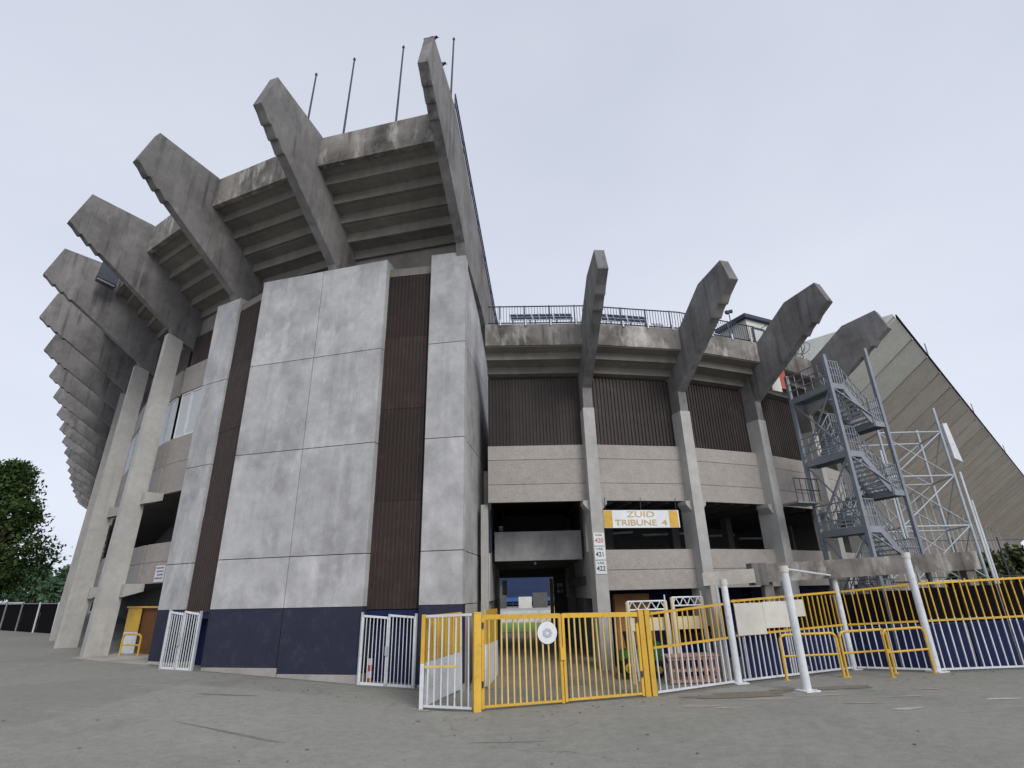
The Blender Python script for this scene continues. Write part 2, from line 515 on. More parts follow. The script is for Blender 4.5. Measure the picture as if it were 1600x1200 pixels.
# raker beams: one profile, notched near the tip
def notch(p, q, fr, depth):
    (r0, z0), (r1, z1) = p, q
    dx, dz = r1 - r0, z1 - z0
    ln = math.hypot(dx, dz)
    nx, nz = dz / ln, -dx / ln          # outward (down) normal
    out = []
    for f0 in fr:
        out += [(r0 + dx * f0, z0 + dz * f0), (r0 + dx * (f0 + .004) + nx * depth, z0 + dz * (f0 + .004) + nz * depth),
                (r0 + dx * (f0 + .018) + nx * depth, z0 + dz * (f0 + .018) + nz * depth), (r0 + dx * (f0 + .075), z0 + dz * (f0 + .075))]
    return out
FT, TL, TT = (0.0, 17.43), (5.74, 21.61), (5.16, 23.71)
rib_poly = [FT] + notch(FT, TL, (.715, .8, .885), .085) + [TL, TT, (2.04, 23.42), (-9.5, 15.1), (-9.5, 12.6), (-3.4, 15.9), (-1.3, 16.55), (-.2, 16.9)]
for i in range(1, NL + 1):
    h = .21
    b = MB().loft(Lsec(i, rib_poly, -h), Lsec(i, rib_poly, h))
    o = b.build('raker_beam', 'rib', tall)
# capping line (thin dark edge strip along the top of every beam)
# parapet and stepped soffit, bay by bay
lips = [(1.34, 21.04), (.65, 20.43), (-.06, 19.82), (-.75, 19.18), (-1.43, 18.61)]
for i in range(1, NL):
    b = MB().loft(Lsec(i, [(1.8, 21.56), (2.06, 21.56), (2.06, 23.26), (1.8, 23.26)], -.2), Lsec(i + 1, [(1.8, 21.56), (2.06, 21.56), (2.06, 23.26), (1.8, 23.26)], .2))
    b.build('parapet_panel', 'parapet', tall)
    if i <= 10:
        for r0, z0 in lips:
            pl = [(r0 - .15, z0), (r0, z0), (r0, z0 + .5), (r0 + .54, z0 + .6), (r0 + .54, z0 + .85), (r0 - .15, z0 + .85)]
            MB().loft(Lsec(i, pl, -.2), Lsec(i + 1, pl, .2)).build('seating_step', 'step', tall)
    pl = [(1.78, 22.2), (1.78, 22.5), (-9.3, 14.6), (-9.3, 14.2)]
    MB().loft(Lsec(i, pl, -.205), Lsec(i + 1, pl, .205)).build('seating_deck', 'deck', tall)
    # ring beam under the lowest step
    pl = [(-1.95, 17.3), (-1.6, 17.3), (-1.6, 18.75), (-1.95, 18.75)]
    MB().loft(Lsec(i, pl, -.2), Lsec(i + 1, pl, .2)).build('ring_beam', 'step', tall)

# columns (from the fourth beam on)
for i in range(4, NL + 1):
    g0 = gz(Lp(i, 0, 0).x) - .1
    cp = [(.5, g0), (.08, 17.05), (-.2, 17.0), (-.78, 16.8), (-.5, g0)]
    MB().loft(Lsec(i, cp, -.24), Lsec(i, cp, .24)).build('column', 'column', tall)
    for zc in (7.95, 3.5):
        cb = [(-.4, zc), (-1.25, zc), (-1.25, zc - .35), (-.4, zc - .6)]
        MB().loft(Lsec(i, cb, .2), Lsec(i, cb, .75)).build('corbel', 'column', tall)
        MB().loft(Lsec(i, cb, -.75), Lsec(i, cb, -.2)).build('corbel', 'column', tall)

def band(i, z0, z1, r, th, mat, name='spandrel_panel', t0=-.2, t1=.2):
    pl = [(r, z0), (r, z1), (r - th, z1), (r - th, z0)]
    return MB().loft(Lsec(i, pl, t0), Lsec(i + 1, pl, t1)).build(name, mat, tall)
def lerp(a, b, k): return a + (b - a) * k
for i in range(3, NL):
    near = i <= 6
    rows = [(13.65, 15.25), (9.55, 10.98), (7.93, 9.53), (4.5, 5.4), (3.5, 4.48)] if near else [(13.65, 15.25), (7.93, 10.98), (3.5, 5.4)]
    for z0, z1 in rows: band(i, z0, z1, -1.2, .16, 'beige')
    band(i, 15.26, 17.3, -1.4, .15, 'brown', 'dark_cladding')
    # windows
    if near:
        for k in range(5):
            wpl = lambda kk, r, z: Lp(i, r, z, -.3).lerp(Lp(i + 1, r, z, .3), kk)
            a, c = k / 5 + .006, (k + 1) / 5 - .006
            fr = MB()
            fw = .012
            for (k0, k1, z0, z1) in ((a, a + fw, 11.0, 13.63), (c - fw, c, 11.0, 13.63), (a + fw, c - fw, 11.0, 11.09), (a + fw, c - fw, 13.54, 13.63)):
                fr.loft([wpl(k0, -1.26, z0), wpl(k1, -1.26, z0), wpl(k1, -1.26, z1), wpl(k0, -1.26, z1)],
                        [wpl(k0, -1.36, z0), wpl(k1, -1.36, z0), wpl(k1, -1.36, z1), wpl(k0, -1.36, z1)])
            w = fr.build('window', 'white', tall)
            pn = MB().loft([wpl(a + fw, -1.30, 11.09), wpl(c - fw, -1.30, 11.09), wpl(c - fw, -1.30, 13.54), wpl(a + fw, -1.30, 13.54)],
                           [wpl(a + fw, -1.33, 11.09), wpl(c - fw, -1.33, 11.09), wpl(c - fw, -1.33, 13.54), wpl(a + fw, -1.33, 13.54)])
            sub('pane', pn, 'frosted', w)
    else:
        band(i, 10.99, 13.64, -1.28, .1, 'frosted', 'window_band')
    # floors and the back wall behind the openings
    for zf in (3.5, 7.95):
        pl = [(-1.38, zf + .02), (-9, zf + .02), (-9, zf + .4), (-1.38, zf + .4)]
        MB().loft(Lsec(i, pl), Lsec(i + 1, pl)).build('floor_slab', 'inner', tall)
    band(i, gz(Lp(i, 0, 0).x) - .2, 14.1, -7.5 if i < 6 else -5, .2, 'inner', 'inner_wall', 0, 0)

# the panelled tower: pilasters of concrete panels with recessed brown cladding
ROWS = [(2.32, 4.14), (4.17, 8.43), (8.46, 12.6), (12.63, 17.1)]
def wall_box(p, q, z0, z1, depth, mat, name, parent, z0b=None):
    p, q = Vector((p[0], p[1])), Vector((q[0], q[1]))
    d = (q - p).normalized()
    nrm = Vector((-d.y, d.x))
    if nrm.y < 0 and abs(nrm.y) > .2: nrm = -nrm
    zb = z0 if z0b is None else z0b
    a = [(p.x, p.y, z0), (q.x, q.y, zb), (q.x, q.y, z1), (p.x, p.y, z1)]
    c = [(v[0] + nrm.x * depth, v[1] + nrm.y * depth, v[2]) for v in a]
    return MB().loft(a, c).build(name, mat, parent)
def along(p, q, k): return (lerp(p[0], q[0], k), lerp(p[1], q[1], k))
pil = {'left': ((-15.42, 24.92), (-13.82, 24.08)), 'wide': ((-12.0, 22.7), (-5.6, 21.04)), 'right': ((-3.52, 20.78), (-1.94, 20.52))}
def panels(p, q, rows, n, depth, blue=True):
    for k in range(n):
        e = .0025 if n > 1 else 0
        a, c = along(p, q, k / n + (e if k else 0)), along(p, q, (k + 1) / n - (e if k < n - 1 else 0))
        for z0, z1 in rows:
            wall_box(a, c, z0, z1, depth, 'panel', 'wall_panel', tall)
        if blue:
            wall_box(a, c, gz(a[0]) + .1, 2.3, depth, 'navy', 'painted_base', tall, gz(c[0]) + .1)
            wall_box((a[0] + .04, a[1] - .03), (c[0] + .04, c[1] - .03), gz(a[0]) - .2, gz(a[0]) + .1, depth, 'plinth', 'plinth', tall)
panels(*pil['left'], ROWS, 1, .9)
panels(*pil['wide'], ROWS, 2, .9)
panels(*pil['right'], ROWS, 1, .4)
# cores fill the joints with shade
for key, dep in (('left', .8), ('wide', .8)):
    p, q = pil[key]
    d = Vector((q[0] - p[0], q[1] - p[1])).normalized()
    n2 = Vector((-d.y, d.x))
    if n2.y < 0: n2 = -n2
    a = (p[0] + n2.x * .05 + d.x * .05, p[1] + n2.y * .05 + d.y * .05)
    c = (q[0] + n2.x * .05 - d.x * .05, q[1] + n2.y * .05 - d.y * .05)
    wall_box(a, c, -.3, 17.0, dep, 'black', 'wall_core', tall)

def corrugated(p, q, z0, z1, pitch, depth, mat, parent, name='cladding'):
    p, q = Vector((p[0], p[1], 0)), Vector((q[0], q[1], 0))
    L = (q - p).length
    d = (q - p).normalized()
    nrm = Vector((d.y, -d.x, 0))
    if nrm.y > 0: nrm = -nrm
    n = max(2, round(L / pitch))
    w = L / n
    front = []
    for k in range(n):
        s = k * w
        for f0, o in ((0, 0), (.42, 0), (.5, depth), (.92, depth)):
            front.append(p + d * (s + f0 * w) + nrm * o)
    front.append(q)
    back = [p - nrm * .06, q - nrm * .06]
    poly = front + [back[1], back[0]]
    A = [v + Vector((0, 0, z0)) for v in poly]
    B = [v + Vector((0, 0, z1)) for v in poly]
    return MB().loft(A, B).build(name, mat, parent)
def inset(p, q, dep):
    d = Vector((q[0] - p[0], q[1] - p[1])).normalized()
    n2 = Vector((-d.y, d.x))
    if n2.y < 0: n2 = -n2
    return (p[0] + n2.x * dep, p[1] + n2.y * dep), (q[0] + n2.x * dep, q[1] + n2.y * dep)
s1 = inset((-5.62, 21.06), (-3.5, 20.78), .3)
s2 = inset((-13.85, 24.06), (-11.98, 22.72), .16)
for (p, q) in (s1, s2):
    zz = [2.2, 6.1, 9.9, 13.2, 16.35]
    for k in range(4):
        pp, qq = inset(p, q, .012 * (k % 2))
        corrugated(pp, qq, zz[k], zz[k + 1] - .012, .17, .045, 'brown', tall, 'cladding_sheet')
    wall_box(p, q, 16.36, 16.75, .3, 'step', 'lintel', tall)
    pp, qq = inset(p, q, .6)
    wall_box(pp, qq, -.3, 2.18, .2, 'navy_dark', 'recess_wall', tall)
    wall_box(along(p, q, .005), along(p, q, .995), 1.98, 2.17, .55, 'navy_dark', 'recess_lintel', tall)
# the side wall of the tower, running back from the corner
c0, c1 = (-1.94, 20.54), (-1.12, 28.6)
sd = Vector((c1[0] - c0[0], c1[1] - c0[1])).normalized()
for k, (y0, y1) in enumerate(((0.0, 3.6), (3.63, 8.1))):
    a = (c0[0] + sd.x * y0, c0[1] + sd.y * y0)
    c = (c0[0] + sd.x * y1, c0[1] + sd.y * y1)
    for z0, z1 in [(-.4, 2.29)] + ROWS:
        poly = [(a[0], a[1], z0), (c[0], c[1], z0), (c[0], c[1], z1), (a[0], a[1], z1)]
        if k == 0: poly = [(a[0] , a[1] + .42, z0), (c[0], c[1], z0), (c[0], c[1], z1), (a[0], a[1] + .42, z1)]
        MB().extrude(poly, (-.3, 0, 0)).build('wall_panel', 'panel' if z1 > 2.3 else 'column', tall)
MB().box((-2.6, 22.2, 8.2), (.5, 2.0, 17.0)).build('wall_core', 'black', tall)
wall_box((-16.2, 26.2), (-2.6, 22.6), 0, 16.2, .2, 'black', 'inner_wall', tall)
# sloping dark rails standing in for the gapped wall at the stand's end
hr = MB()
for off in (1.1, .6):
    hr.tube(Lp(1, 1.8, 23.35 + off, .15), Lp(1, -9.2, 15.3 + off, .15), .035, 6)
for k in range(8):
    r = 1.8 - 11 * k / 7
    z = 23.35 + (15.3 - 23.35) * k / 7
    hr.tube(Lp(1, r, z - .1, .15), Lp(1, r, z + 1.1, .15), .03, 6)
hr.build('handrail', 'darkmetal', tall)

bx = thing('floodlight_box', 'dark trapezoid floodlight housing hung under the parapet between two left beams', 'floodlight', Lp(5, 2.6, 21.6, 1.2))
fp = [(3.2, 23.0), (3.3, 21.85), (2.2, 21.6), (2.15, 22.3)]
MB().loft(Lsec(5, fp, .95), Lsec(5, fp, 1.5)).build('housing', 'darkmetal', bx)
MB().loft(Lsec(5, [(2.15, 22.6), (2.15, 22.45), (2.6, 22.45), (2.6, 22.6)], 1.1), Lsec(5, [(2.15, 22.6), (2.15, 22.45), (2.6, 22.45), (2.6, 22.6)], 1.3)).build('bracket', 'darkmetal', bx)
MB().loft(Lsec(5, [(3.22, 21.8), (3.3, 21.7), (2.3, 21.45), (2.25, 21.57)], 1.0), Lsec(5, [(3.22, 21.8), (3.3, 21.7), (2.3, 21.45), (2.25, 21.57)], 1.45)).build('lens', 'glass', bx)

# ------------------------------------------------------------------ south (lower) stand
RP = [(-1.04, 22.66, -1.5), (3.37, 22.76, 4.1), (7.89, 23.59, 16.7), (12.14, 25.31, 27.5), (16.02, 27.77, 37.1), (19.45, 30.83, 46.0), (22.3, 34.45, 55.0), (24.5, 38.5, 62.0)]
def Rp(i, r, z, t=0.0):
    x, y, a = RP[i]
    a = math.radians(a)
    return Vector((x + math.sin(a) * r + math.cos(a) * t, y - math.cos(a) * r + math.sin(a) * t, z))
def Rsec(i, poly, t=0.0): return [Rp(i, r, z, t) for r, z in poly]
low = thing('grandstand', 'low curved stand with brown-grey cladding, four protruding beams and open passage', 'grandstand', (6, 26, 0))
F2, L2, T2 = (0.0, 11.2), (4.63, 14.46), (4.27, 15.57)
rp2 = [(0, 10.75), F2] + notch(F2, L2, (.68, .8), .08) + [L2, T2, (2.63, 15.38), (.9, 14.15), (-3.0, 12.0), (-3.0, 11.3), (-2.1, 11.5), (-.95, 10.55), (-.95, 10.2), (0, 10.2)]
for i in range(1, 7):
    if i < 5: MB().loft(Rsec(i, rp2, -.21), Rsec(i, rp2, .21)).build('raker_beam', 'rib', low)
    cz = -.5
    cp = [(0.02, cz), (0.02, 10.25), (-.97, 10.25), (-.97, cz)]
    MB().loft(Rsec(i, cp, -.25), Rsec(i, cp, .25)).build('column', 'column', low)
    for s in (-1, 1):
        cb = [(-.15, 6.2), (-.15, 5.75), (-.8, 5.75), (-.8, 6.2)]
        a = Rsec(i, cb, s * .24)
        d = Rsec(i, [(-.15, 6.2), (-.15, 6.05), (-.8, 6.05), (-.8, 6.2)], s * .5)
        MB().loft(a, d).build('corbel', 'column', low)
lips2 = [(.2, 12.55), (-.45, 12.12), (-1.09, 11.7)]
E2 = 6
for i in range(0, E2):
    ta, tb = (.21 if i else -.1), -.21
    def bay(poly, name, mat, a=ta, b_=tb): return MB().loft(Rsec(i, poly, a), Rsec(i + 1, poly, b_)).build(name, mat, low)
    bay([(.48, 13.02), (.74, 13.02), (.74, 14.08), (.48, 14.08)], 'parapet_panel', 'parapet')
    for r0, z0 in lips2:
        bay([(r0 - .16, z0), (r0, z0), (r0, z0 + .33), (r0 + .48, z0 + .42), (r0 + .48, z0 + .62), (r0 - .16, z0 + .62)], 'seating_step', 'step')
    bay([(.46, 13.4), (.46, 13.75), (-13, 5.2), (-13, 4.75)], 'seating_deck', 'deck', 0, 0)
    # corrugated cladding of the bay
    p, q = Rp(i, -.72, 0, .2 if i else -.1), Rp(i + 1, -.72, 0, -.2)
    for k in range(4):
        a_, c_ = along(p, q, k / 4), along(p, q, (k + 1) / 4)
        (a_, c_) = inset(a_, c_, .012 * (k % 2))
        corrugated(a_, c_, 8.7, 11.95, .16, .05, 'brown2', low, 'cladding_sheet')
    for z0, z1 in ((6.24, 6.98), (7.0, 8.05), (8.07, 8.69)):
        bay([(-.47, z0), (-.47, z1), (-.63, z1), (-.63, z0)], 'spandrel_panel', 'beige')
    if i >= 1:
        for z0, z1 in ((2.66, 3.42), (3.44, 4.22)):
            bay([(-.47, z0), (-.47, z1), (-.63, z1), (-.63, z0)], 'spandrel_panel', 'beige')
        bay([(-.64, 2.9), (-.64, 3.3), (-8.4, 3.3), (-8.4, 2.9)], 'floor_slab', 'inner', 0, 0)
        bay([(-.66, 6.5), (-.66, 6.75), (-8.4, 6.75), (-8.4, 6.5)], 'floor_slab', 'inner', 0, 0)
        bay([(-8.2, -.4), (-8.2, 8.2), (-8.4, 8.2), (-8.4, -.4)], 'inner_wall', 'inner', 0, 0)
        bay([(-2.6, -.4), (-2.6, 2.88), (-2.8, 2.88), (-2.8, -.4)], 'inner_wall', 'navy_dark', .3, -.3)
        # ceiling joists seen in the open storey
        for k in (.2, .4, .6, .8):
            a, c = Rp(i, -.9, 6.35).lerp(Rp(i + 1, -.9, 6.35), k), Rp(i, -8.1, 6.35).lerp(Rp(i + 1, -8.1, 6.35), k)
            MB().bar(a, c, .18, .3).build('joist', 'inner', low)
        a, c = Rp(i, -5.5, 5.3).lerp(Rp(i + 1, -5.5, 5.3), .08), Rp(i, -5.5, 5.45).lerp(Rp(i + 1, -5.5, 5.45), .92)
        MB().tube(a, c, .06, 8).build('pipe', 'galv_l', low)
        a = Rp(i, -4.5, 0).lerp(Rp(i + 1, -4.5, 0), .42)
        MB().box((a.x, a.y, 4.85), (.4, .4, 3.2), rot=math.radians(RP[i][2])).build('inner_column', 'inner', low)
MB().loft(Rsec(6, [(-.5, -.4), (-.5, 12.5), (-8.4, 8.0), (-8.4, -.4)], -.3), Rsec(6, [(-.5, -.4), (-.5, 12.5), (-8.4, 8.0), (-8.4, -.4)], 0)).build('end_wall', 'inner', low)
# passage through the first bay
for (x0, x1, nm) in ((-1.42, -1.12, 'a'), (3.14, 3.6, 'b')):
    MB().extrude([(x0, 23.9, 2.35), (x0, 38, 2.35), (x0, 38, 4.3), (x0, 23.9, 4.25)], (x1 - x0, 0, 0)).build('passage_wall', 'panel', low)
    MB().extrude([(x0, 27.5, -.2), (x0, 38, -.2), (x0, 38, 2.34), (x0, 27.5, 2.34)], (x1 - x0, 0, 0)).build('passage_wall', 'inner', low)
    MB().extrude([(x0, 26.6, 4.26), (x0, 38, 4.31), (x0, 38, 8.0), (x0, 26.6, 8.0)], (x1 - x0, 0, 0)).build('passage_wall', 'inner', low)
    MB().extrude([(x0 - .01, 25.0, 4.26), (x0 - .01, 25.7, 4.26), (x0 - .01, 25.7, 8.0), (x0 - .01, 25.0, 8.0)], (x1 - x0 + .02, 0, 0)).build('inner_column', 'column', low)
MB().extrude([(-1.16, 23.4, -.2), (-1.16, 24.1, -.2), (-1.16, 24.1, 6.2), (-1.16, 23.4, 6.2)], (-.3, 0, 0)).build('passage_pier', 'column', low)
MB().box((1.02, 26.0, 4.66), (4.0, .3, 1.28)).build('passage_beam', 'panel', low)
MB().box((1.0, 32.2, 4.3), (4.26, 12.0, .4)).build('passage_ceiling', 'inner', low)
MB().box((1.0, 30.5, 7.1), (4.26, 14.0, .4)).build('passage_ceiling', 'inner', low)
MB().box((1.0, 37.6, 3.9), (4.26, .3, .6)).build('passage_beam', 'inner', low)
MB().box((2.75, 37.3, 1.8), (.75, .4, 4.0)).build('passage_pier', 'inner', low)
MB().box((2.22, 37.35, 1.7), (.22, .3, 3.6)).build('door_post', 'yellow', low)
MB().box((-.8, 37.3, 3.0), (.3, .1, .9)).build('notice', 'board', low)
for k, (x, z, w, h) in enumerate(((2.62, 3.05, .1, .3), (2.82, 3.1, .22, .2), (2.66, 2.72, .16, .18), (2.86, 2.73, .1, .2))):
    MB().box((x, 37.08, z), (w, .02, h)).build('notice', 'white', low)
MB().extrude([(-1.1, 24.3, 4.35), (-1.1, 24.95, 4.35), (-1.1, 24.95, 6.1), (-1.1, 24.3, 6.1)], (.03, 0, 0)).build('blue_panel', 'seat_blue', low)
MB().box((1.0, 38.2, 6.3), (9, .3, 4.2)).build('rear_wall', 'inner', low)
MB().box((-1.75, 33, 6.0), (.2, 9, 5)).build('rear_wall', 'inner', low)
lampm = MB().box((.9, 27.2, 3.95), (.09, .5, .1))
lampm.build('ceiling_lamp', 'white', low)
# painted side walls of the passage just behind the gate: yellow over white
for z0, z1, mt in ((-.3, 1.0, 'white'), (1.01, 2.1, 'yellow')):
    MB().extrude([(-1.12, 20.7, z0), (-.78, 22.6, z0), (-.78, 22.6, z1), (-1.12, 20.7, z1)], (-.05, 0, 0)).build('painted_wall', mt, low)

# ------------------------------------------------------------------ right far stand with a smooth sloping underside
A0, dirv = Vector((32.43, 40.54)), Vector((.7138, .7003))
inn = Vector((-.7003, .7138))
far = thing('grandstand', 'far tall stand at the right with pale end wall and ribbed sloping underside', 'grandstand', (45, 60, 0))
def Fp(s, d, z): q = A0 + dirv * s + inn * d; return Vector((q.x, q.y, z))
S = 6.2
for k in range(0, 34):
    s0, s1_ = k * S, (k + 1) * S - .42
    mt = 'pale' if k < 2 else 'soffit'
    MB().loft([Fp(s0, 0, 23.5), Fp(s0, 12.5, 14.1), Fp(s0, 12.5, 15.0), Fp(s0, .6, 23.75)], [Fp(s1_, 0, 23.5), Fp(s1_, 12.5, 14.1), Fp(s1_, 12.5, 15.0), Fp(s1_, .6, 23.75)]).build('soffit_panel', mt, far)
    MB().loft([Fp(s0, 12.0, -.5), Fp(s0, 12.6, -.5), Fp(s0, 12.6, 14.6), Fp(s0, 12.0, 14.6)], [Fp(s1_, 12.0, -.5), Fp(s1_, 12.6, -.5), Fp(s1_, 12.6, 14.6), Fp(s1_, 12.0, 14.6)]).build('facade_panel', 'soffit', far)
    MB().loft([Fp(s0 - .35, 10.6, -.5), Fp(s0 - .35, 12, -.5), Fp(s0 - .35, 12, 14.5), Fp(s0 - .35, 10.6, 15.4)], [Fp(s0 + .15, 10.6, -.5), Fp(s0 + .15, 12, -.5), Fp(s0 + .15, 12, 14.5), Fp(s0 + .15, 10.6, 15.4)]).build('column', 'column', far)
e = 34 * S
MB().loft([Fp(0, .15, 23.6), Fp(0, 12.6, 14.6), Fp(0, 12.6, 23.9), Fp(0, .15, 23.9)], [Fp(e, .15, 23.6), Fp(e, 12.6, 14.6), Fp(e, 12.6, 23.9), Fp(e, .15, 23.9)]).build('stand_core', 'black', far)
MB().bar(Fp(0, -.05, 23.66), Fp(e, -.05, 23.66), .1, .3).build('edge_trim', 'black', far)
MB().extrude([Fp(-.06, .1, 23.62), Fp(-.06, 12.7, 14.2), Fp(-.06, 12.7, 23.85), Fp(-.06, .1, 23.85)], (-dirv.x * .2, -dirv.y * .2, 0)).build('end_wall', 'pale', far)
for k in (3, 8, 14):
    MB().tube(Fp(k * S, .5, 23.7), Fp(k * S, .5, 27.2), .06, 6).build('mast', 'galv', far)

# ------------------------------------------------------------------ opposite stand, seen through the passage
opp = thing('grandstand', 'distant stand with blue seats glimpsed through the passage across the pitch', 'grandstand', (5, 122, 0))
for k in range(14):
    MB().box((5, 119 + k * .9, .9 + k * .55), (100, .95, .6)).build('terrace_step', 'slate', opp)
    MB().box((5, 119.1 + k * .9, 1.42 + k * .55), (98, .5, .45)).build('seat_row', 'seat_blue', opp)
MB().box((5, 118.2, 1.6), (100, .3, .75)).build('advert_board', 'seat_bright', opp)
for k in range(16):
    MB().box((-14 + k * 2.6, 117.6, .75), (.12, .12, 1.5)).build('rail_post', 'darkmetal', opp)
for k, (xx, hh) in enumerate(((-8, 3.2), (-5.5, 2.4), (-3.2, 4.2), (1.5, 2.1), (4.4, 2.8))):
    MB().box((xx, 112, hh / 2), (1.6 + .3 * k, 1.5, hh)).build('dugout', 'pale' if k % 2 else 'inner', opp)
for k in range(12):
    MB().box((-20 + k * 4.0, 56, .62), (3.9, .08, 1.0)).build('advert_board', 'white', opp)
MB().box((5, 133, 8), (104, .4, 16)).build('rear_wall', 'inner', opp)

# ------------------------------------------------------------------ fences, gate and posts in front of the passage
def V3(p, z): return Vector((p[0], p[1], z))
def two_tone_bar(h, split, w, top, bottom, d=None):
    b = MB()
    d = d or w
    if bottom != top:
        b.box((0, 0, split / 2), (w, d, split), 1)
        b.box((0, 0, (split + h) / 2), (w, d, h - split), 0)
        return b.mesh('bar', [top, bottom])
    b.box((0, 0, h / 2), (w, d, h))
    return b.mesh('bar', top)
def fence_run(name, label, A, B, za, zb, n, midf=.56, top='yellow', bottom='white', cat='fence', w=.036, split=True, group='fence panels beside the gate', rail=.07, midrail=True, parent=None, partname='bar'):
    ga, gb = gz(A[0]) + .04, gz(B[0]) + .04
    t = parent or thing(name, label, cat, (*along(A, B, .5), gz(lerp(A[0], B[0], .5))), group)
    MB().bar(V3(A, za), V3(B, zb), rail, rail).build('top_rail', top, t)
    MB().bar(V3(A, ga + .04), V3(B, gb + .04), rail * .8, rail * .8).build('bottom_rail', bottom, t)
    if midrail:
        MB().bar(V3(A, lerp(ga, za, midf)), V3(B, lerp(gb, zb, midf)), rail * .9, rail * .9).build('middle_rail', top, t)
    h = (za - ga + zb - gb) / 2 - .05
    me = two_tone_bar(h, h * midf, w, top, bottom if split else top)
    rz = math.atan2(B[1] - A[1], B[0] - A[0])
    for k in range(n):
        f = (k + .5) / n
        q = along(A, B, f)
        o = link(partname, me, t, loc=(q[0], q[1], lerp(ga, gb, f) + .03))
        o.rotation_euler = (random.gauss(0, .006), random.gauss(0, .008), rz + random.gauss(0, .05))
    return t

W0, GL, GM, GR = (-2.77, 17.34), (-1.18, 17.0), (1.29, 17.64), (3.81, 18.36)
t = fence_run('barred_fence', 'narrow white and yellow barred panel left of the yellow gate', (-2.7, 17.33), (-1.32, 17.03), 2.05, 2.08, 7, top='white', midrail=False)
MB().bar((-2.7, 17.33, .72), (-1.75, 17.13, .74), .06, .06).build('middle_rail', 'yellow_pale', t)
MB().box((W0[0], W0[1], 1.45), (.11, .11, 1.3)).build('post', 'yellow', t)
MB().box((W0[0], W0[1], .23), (.11, .11, 1.14)).build('post', 'white', t)
sp = thing('side_screen', 'yellow over white sheet screen running back from the gate to the tower', 'screen', (-2.3, 18.9, -.35))
sa, sb = (-2.72, 17.5), (-1.98, 20.42)
for (z0, z1, mt) in ((-.3, .82, 'white'), (.83, 2.0, 'yellow')):
    a = [V3(sa, z0), V3(sb, z0), V3(sb, z1), V3(sa, z1)]
    MB().extrude(a, (.03, 0, 0)).build('sheet', mt, sp)
for k in range(9):
    q = along(sa, sb, (k + .3) / 9)
    MB().box((q[0] + .06, q[1], 1.42), (.03, .03, 1.15)).build('bar', 'yellow_pale', sp)
MB().bar(V3(sa, 2.03), V3(sb, 2.03), .08, .07).build('top_rail', 'yellow', sp)

gate = thing('entrance_gate', 'double-leaf yellow barred gate closing the passage, round white sign on it', 'gate', (1.3, 17.6, -.35))
for p, zt, w in ((GL, 2.11, .21), (GR, 2.03, .17), ((4.02, 18.43), 2.03, .16)):
    b = MB().box((p[0], p[1], (gz(p[0]) - .1 + zt) / 2), (w, w, zt - gz(p[0]) + .1), rot=.27)
    b.box((p[0], p[1], zt + .015), (w * 1.06, w * 1.06, .03), rot=.27)
    o = b.build('gate_post', 'yellow', gate)
for A, B, za, zb in (((-1.02, 17.05), (1.24, 17.62), 2.0, 1.97), ((1.34, 17.66), (3.68, 18.32), 1.97, 1.93)):
    g = gz(A[0]) + .1
    fr = MB()
    fr.bar(V3(A, za), V3(B, zb), .07, .13)
    fr.bar(V3(A, g), V3(B, g + .01), .05, .06)
    for p, z in ((A, za), (B, zb)): fr.box((p[0], p[1], (g + z) / 2), (.08, .08, z - g + .1), rot=.27)
    lf = fr.build('gate_leaf', 'yellow', gate)
    me = two_tone_bar(za - g - .06, .5, .042, 'yellow_pale', 'yellow_pale')
    n = 12
    for k in range(n):
        q = along(A, B, (k + 1) / (n + 1))
        o = bpy.data.objects.new('bar', me)
        col.objects.link(o)
        o.parent = lf
        o.location = (q[0], q[1], g)
        o.rotation_euler = (random.gauss(0, .006), random.gauss(0, .007), .27 + random.gauss(0, .05))
    for z in (.2, 1.7):
        hp = A if A[0] < 0 else B
        sub('hinge', MB().tube((hp[0], hp[1] - .06, z), (hp[0], hp[1] - .06, z + .16), .035, 8), 'darkmetal', lf)
lk = MB().box((1.29, 17.6, .95), (.16, .1, .34), rot=.27)
lk.build('lock_box', 'yellow', gate)
MB().tube((1.42, 17.62, .72), (1.42, 17.62, -.2), .02, 6).build('drop_bolt', 'darkmetal', gate)
rs = thing('round_sign', 'round white disc sign with faded emblem hung on the gate', 'sign', (.86, 17.42, 1.5))
dirg = Vector((.967, .25, 0))
ctr = Vector((.86, 17.46, 1.52))
n = 32
ringp = [ctr + dirg * .3 * math.cos(2 * math.pi * k / n) + Vector((0, 0, .3 * math.sin(2 * math.pi * k / n))) for k in range(n)]
MB().extrude(ringp, (-.005, .02, 0)).build('disc', 'white', rs)
em = MB()
for k in range(7):
    a = .9 * k
    c = ctr + dirg * (.1 * math.cos(a)) + Vector((.003, -.012, .09 * math.sin(a)))
    em.extrude([c + dirg * .055 * math.cos(2 * math.pi * j / 7 + k) + Vector((0, 0, .045 * math.sin(2 * math.pi * j / 7 + k))) for j in range(7)], (.001 + k * .0004, -.003 - k * .001, 0))
em.build('emblem', 'galv_l', rs)

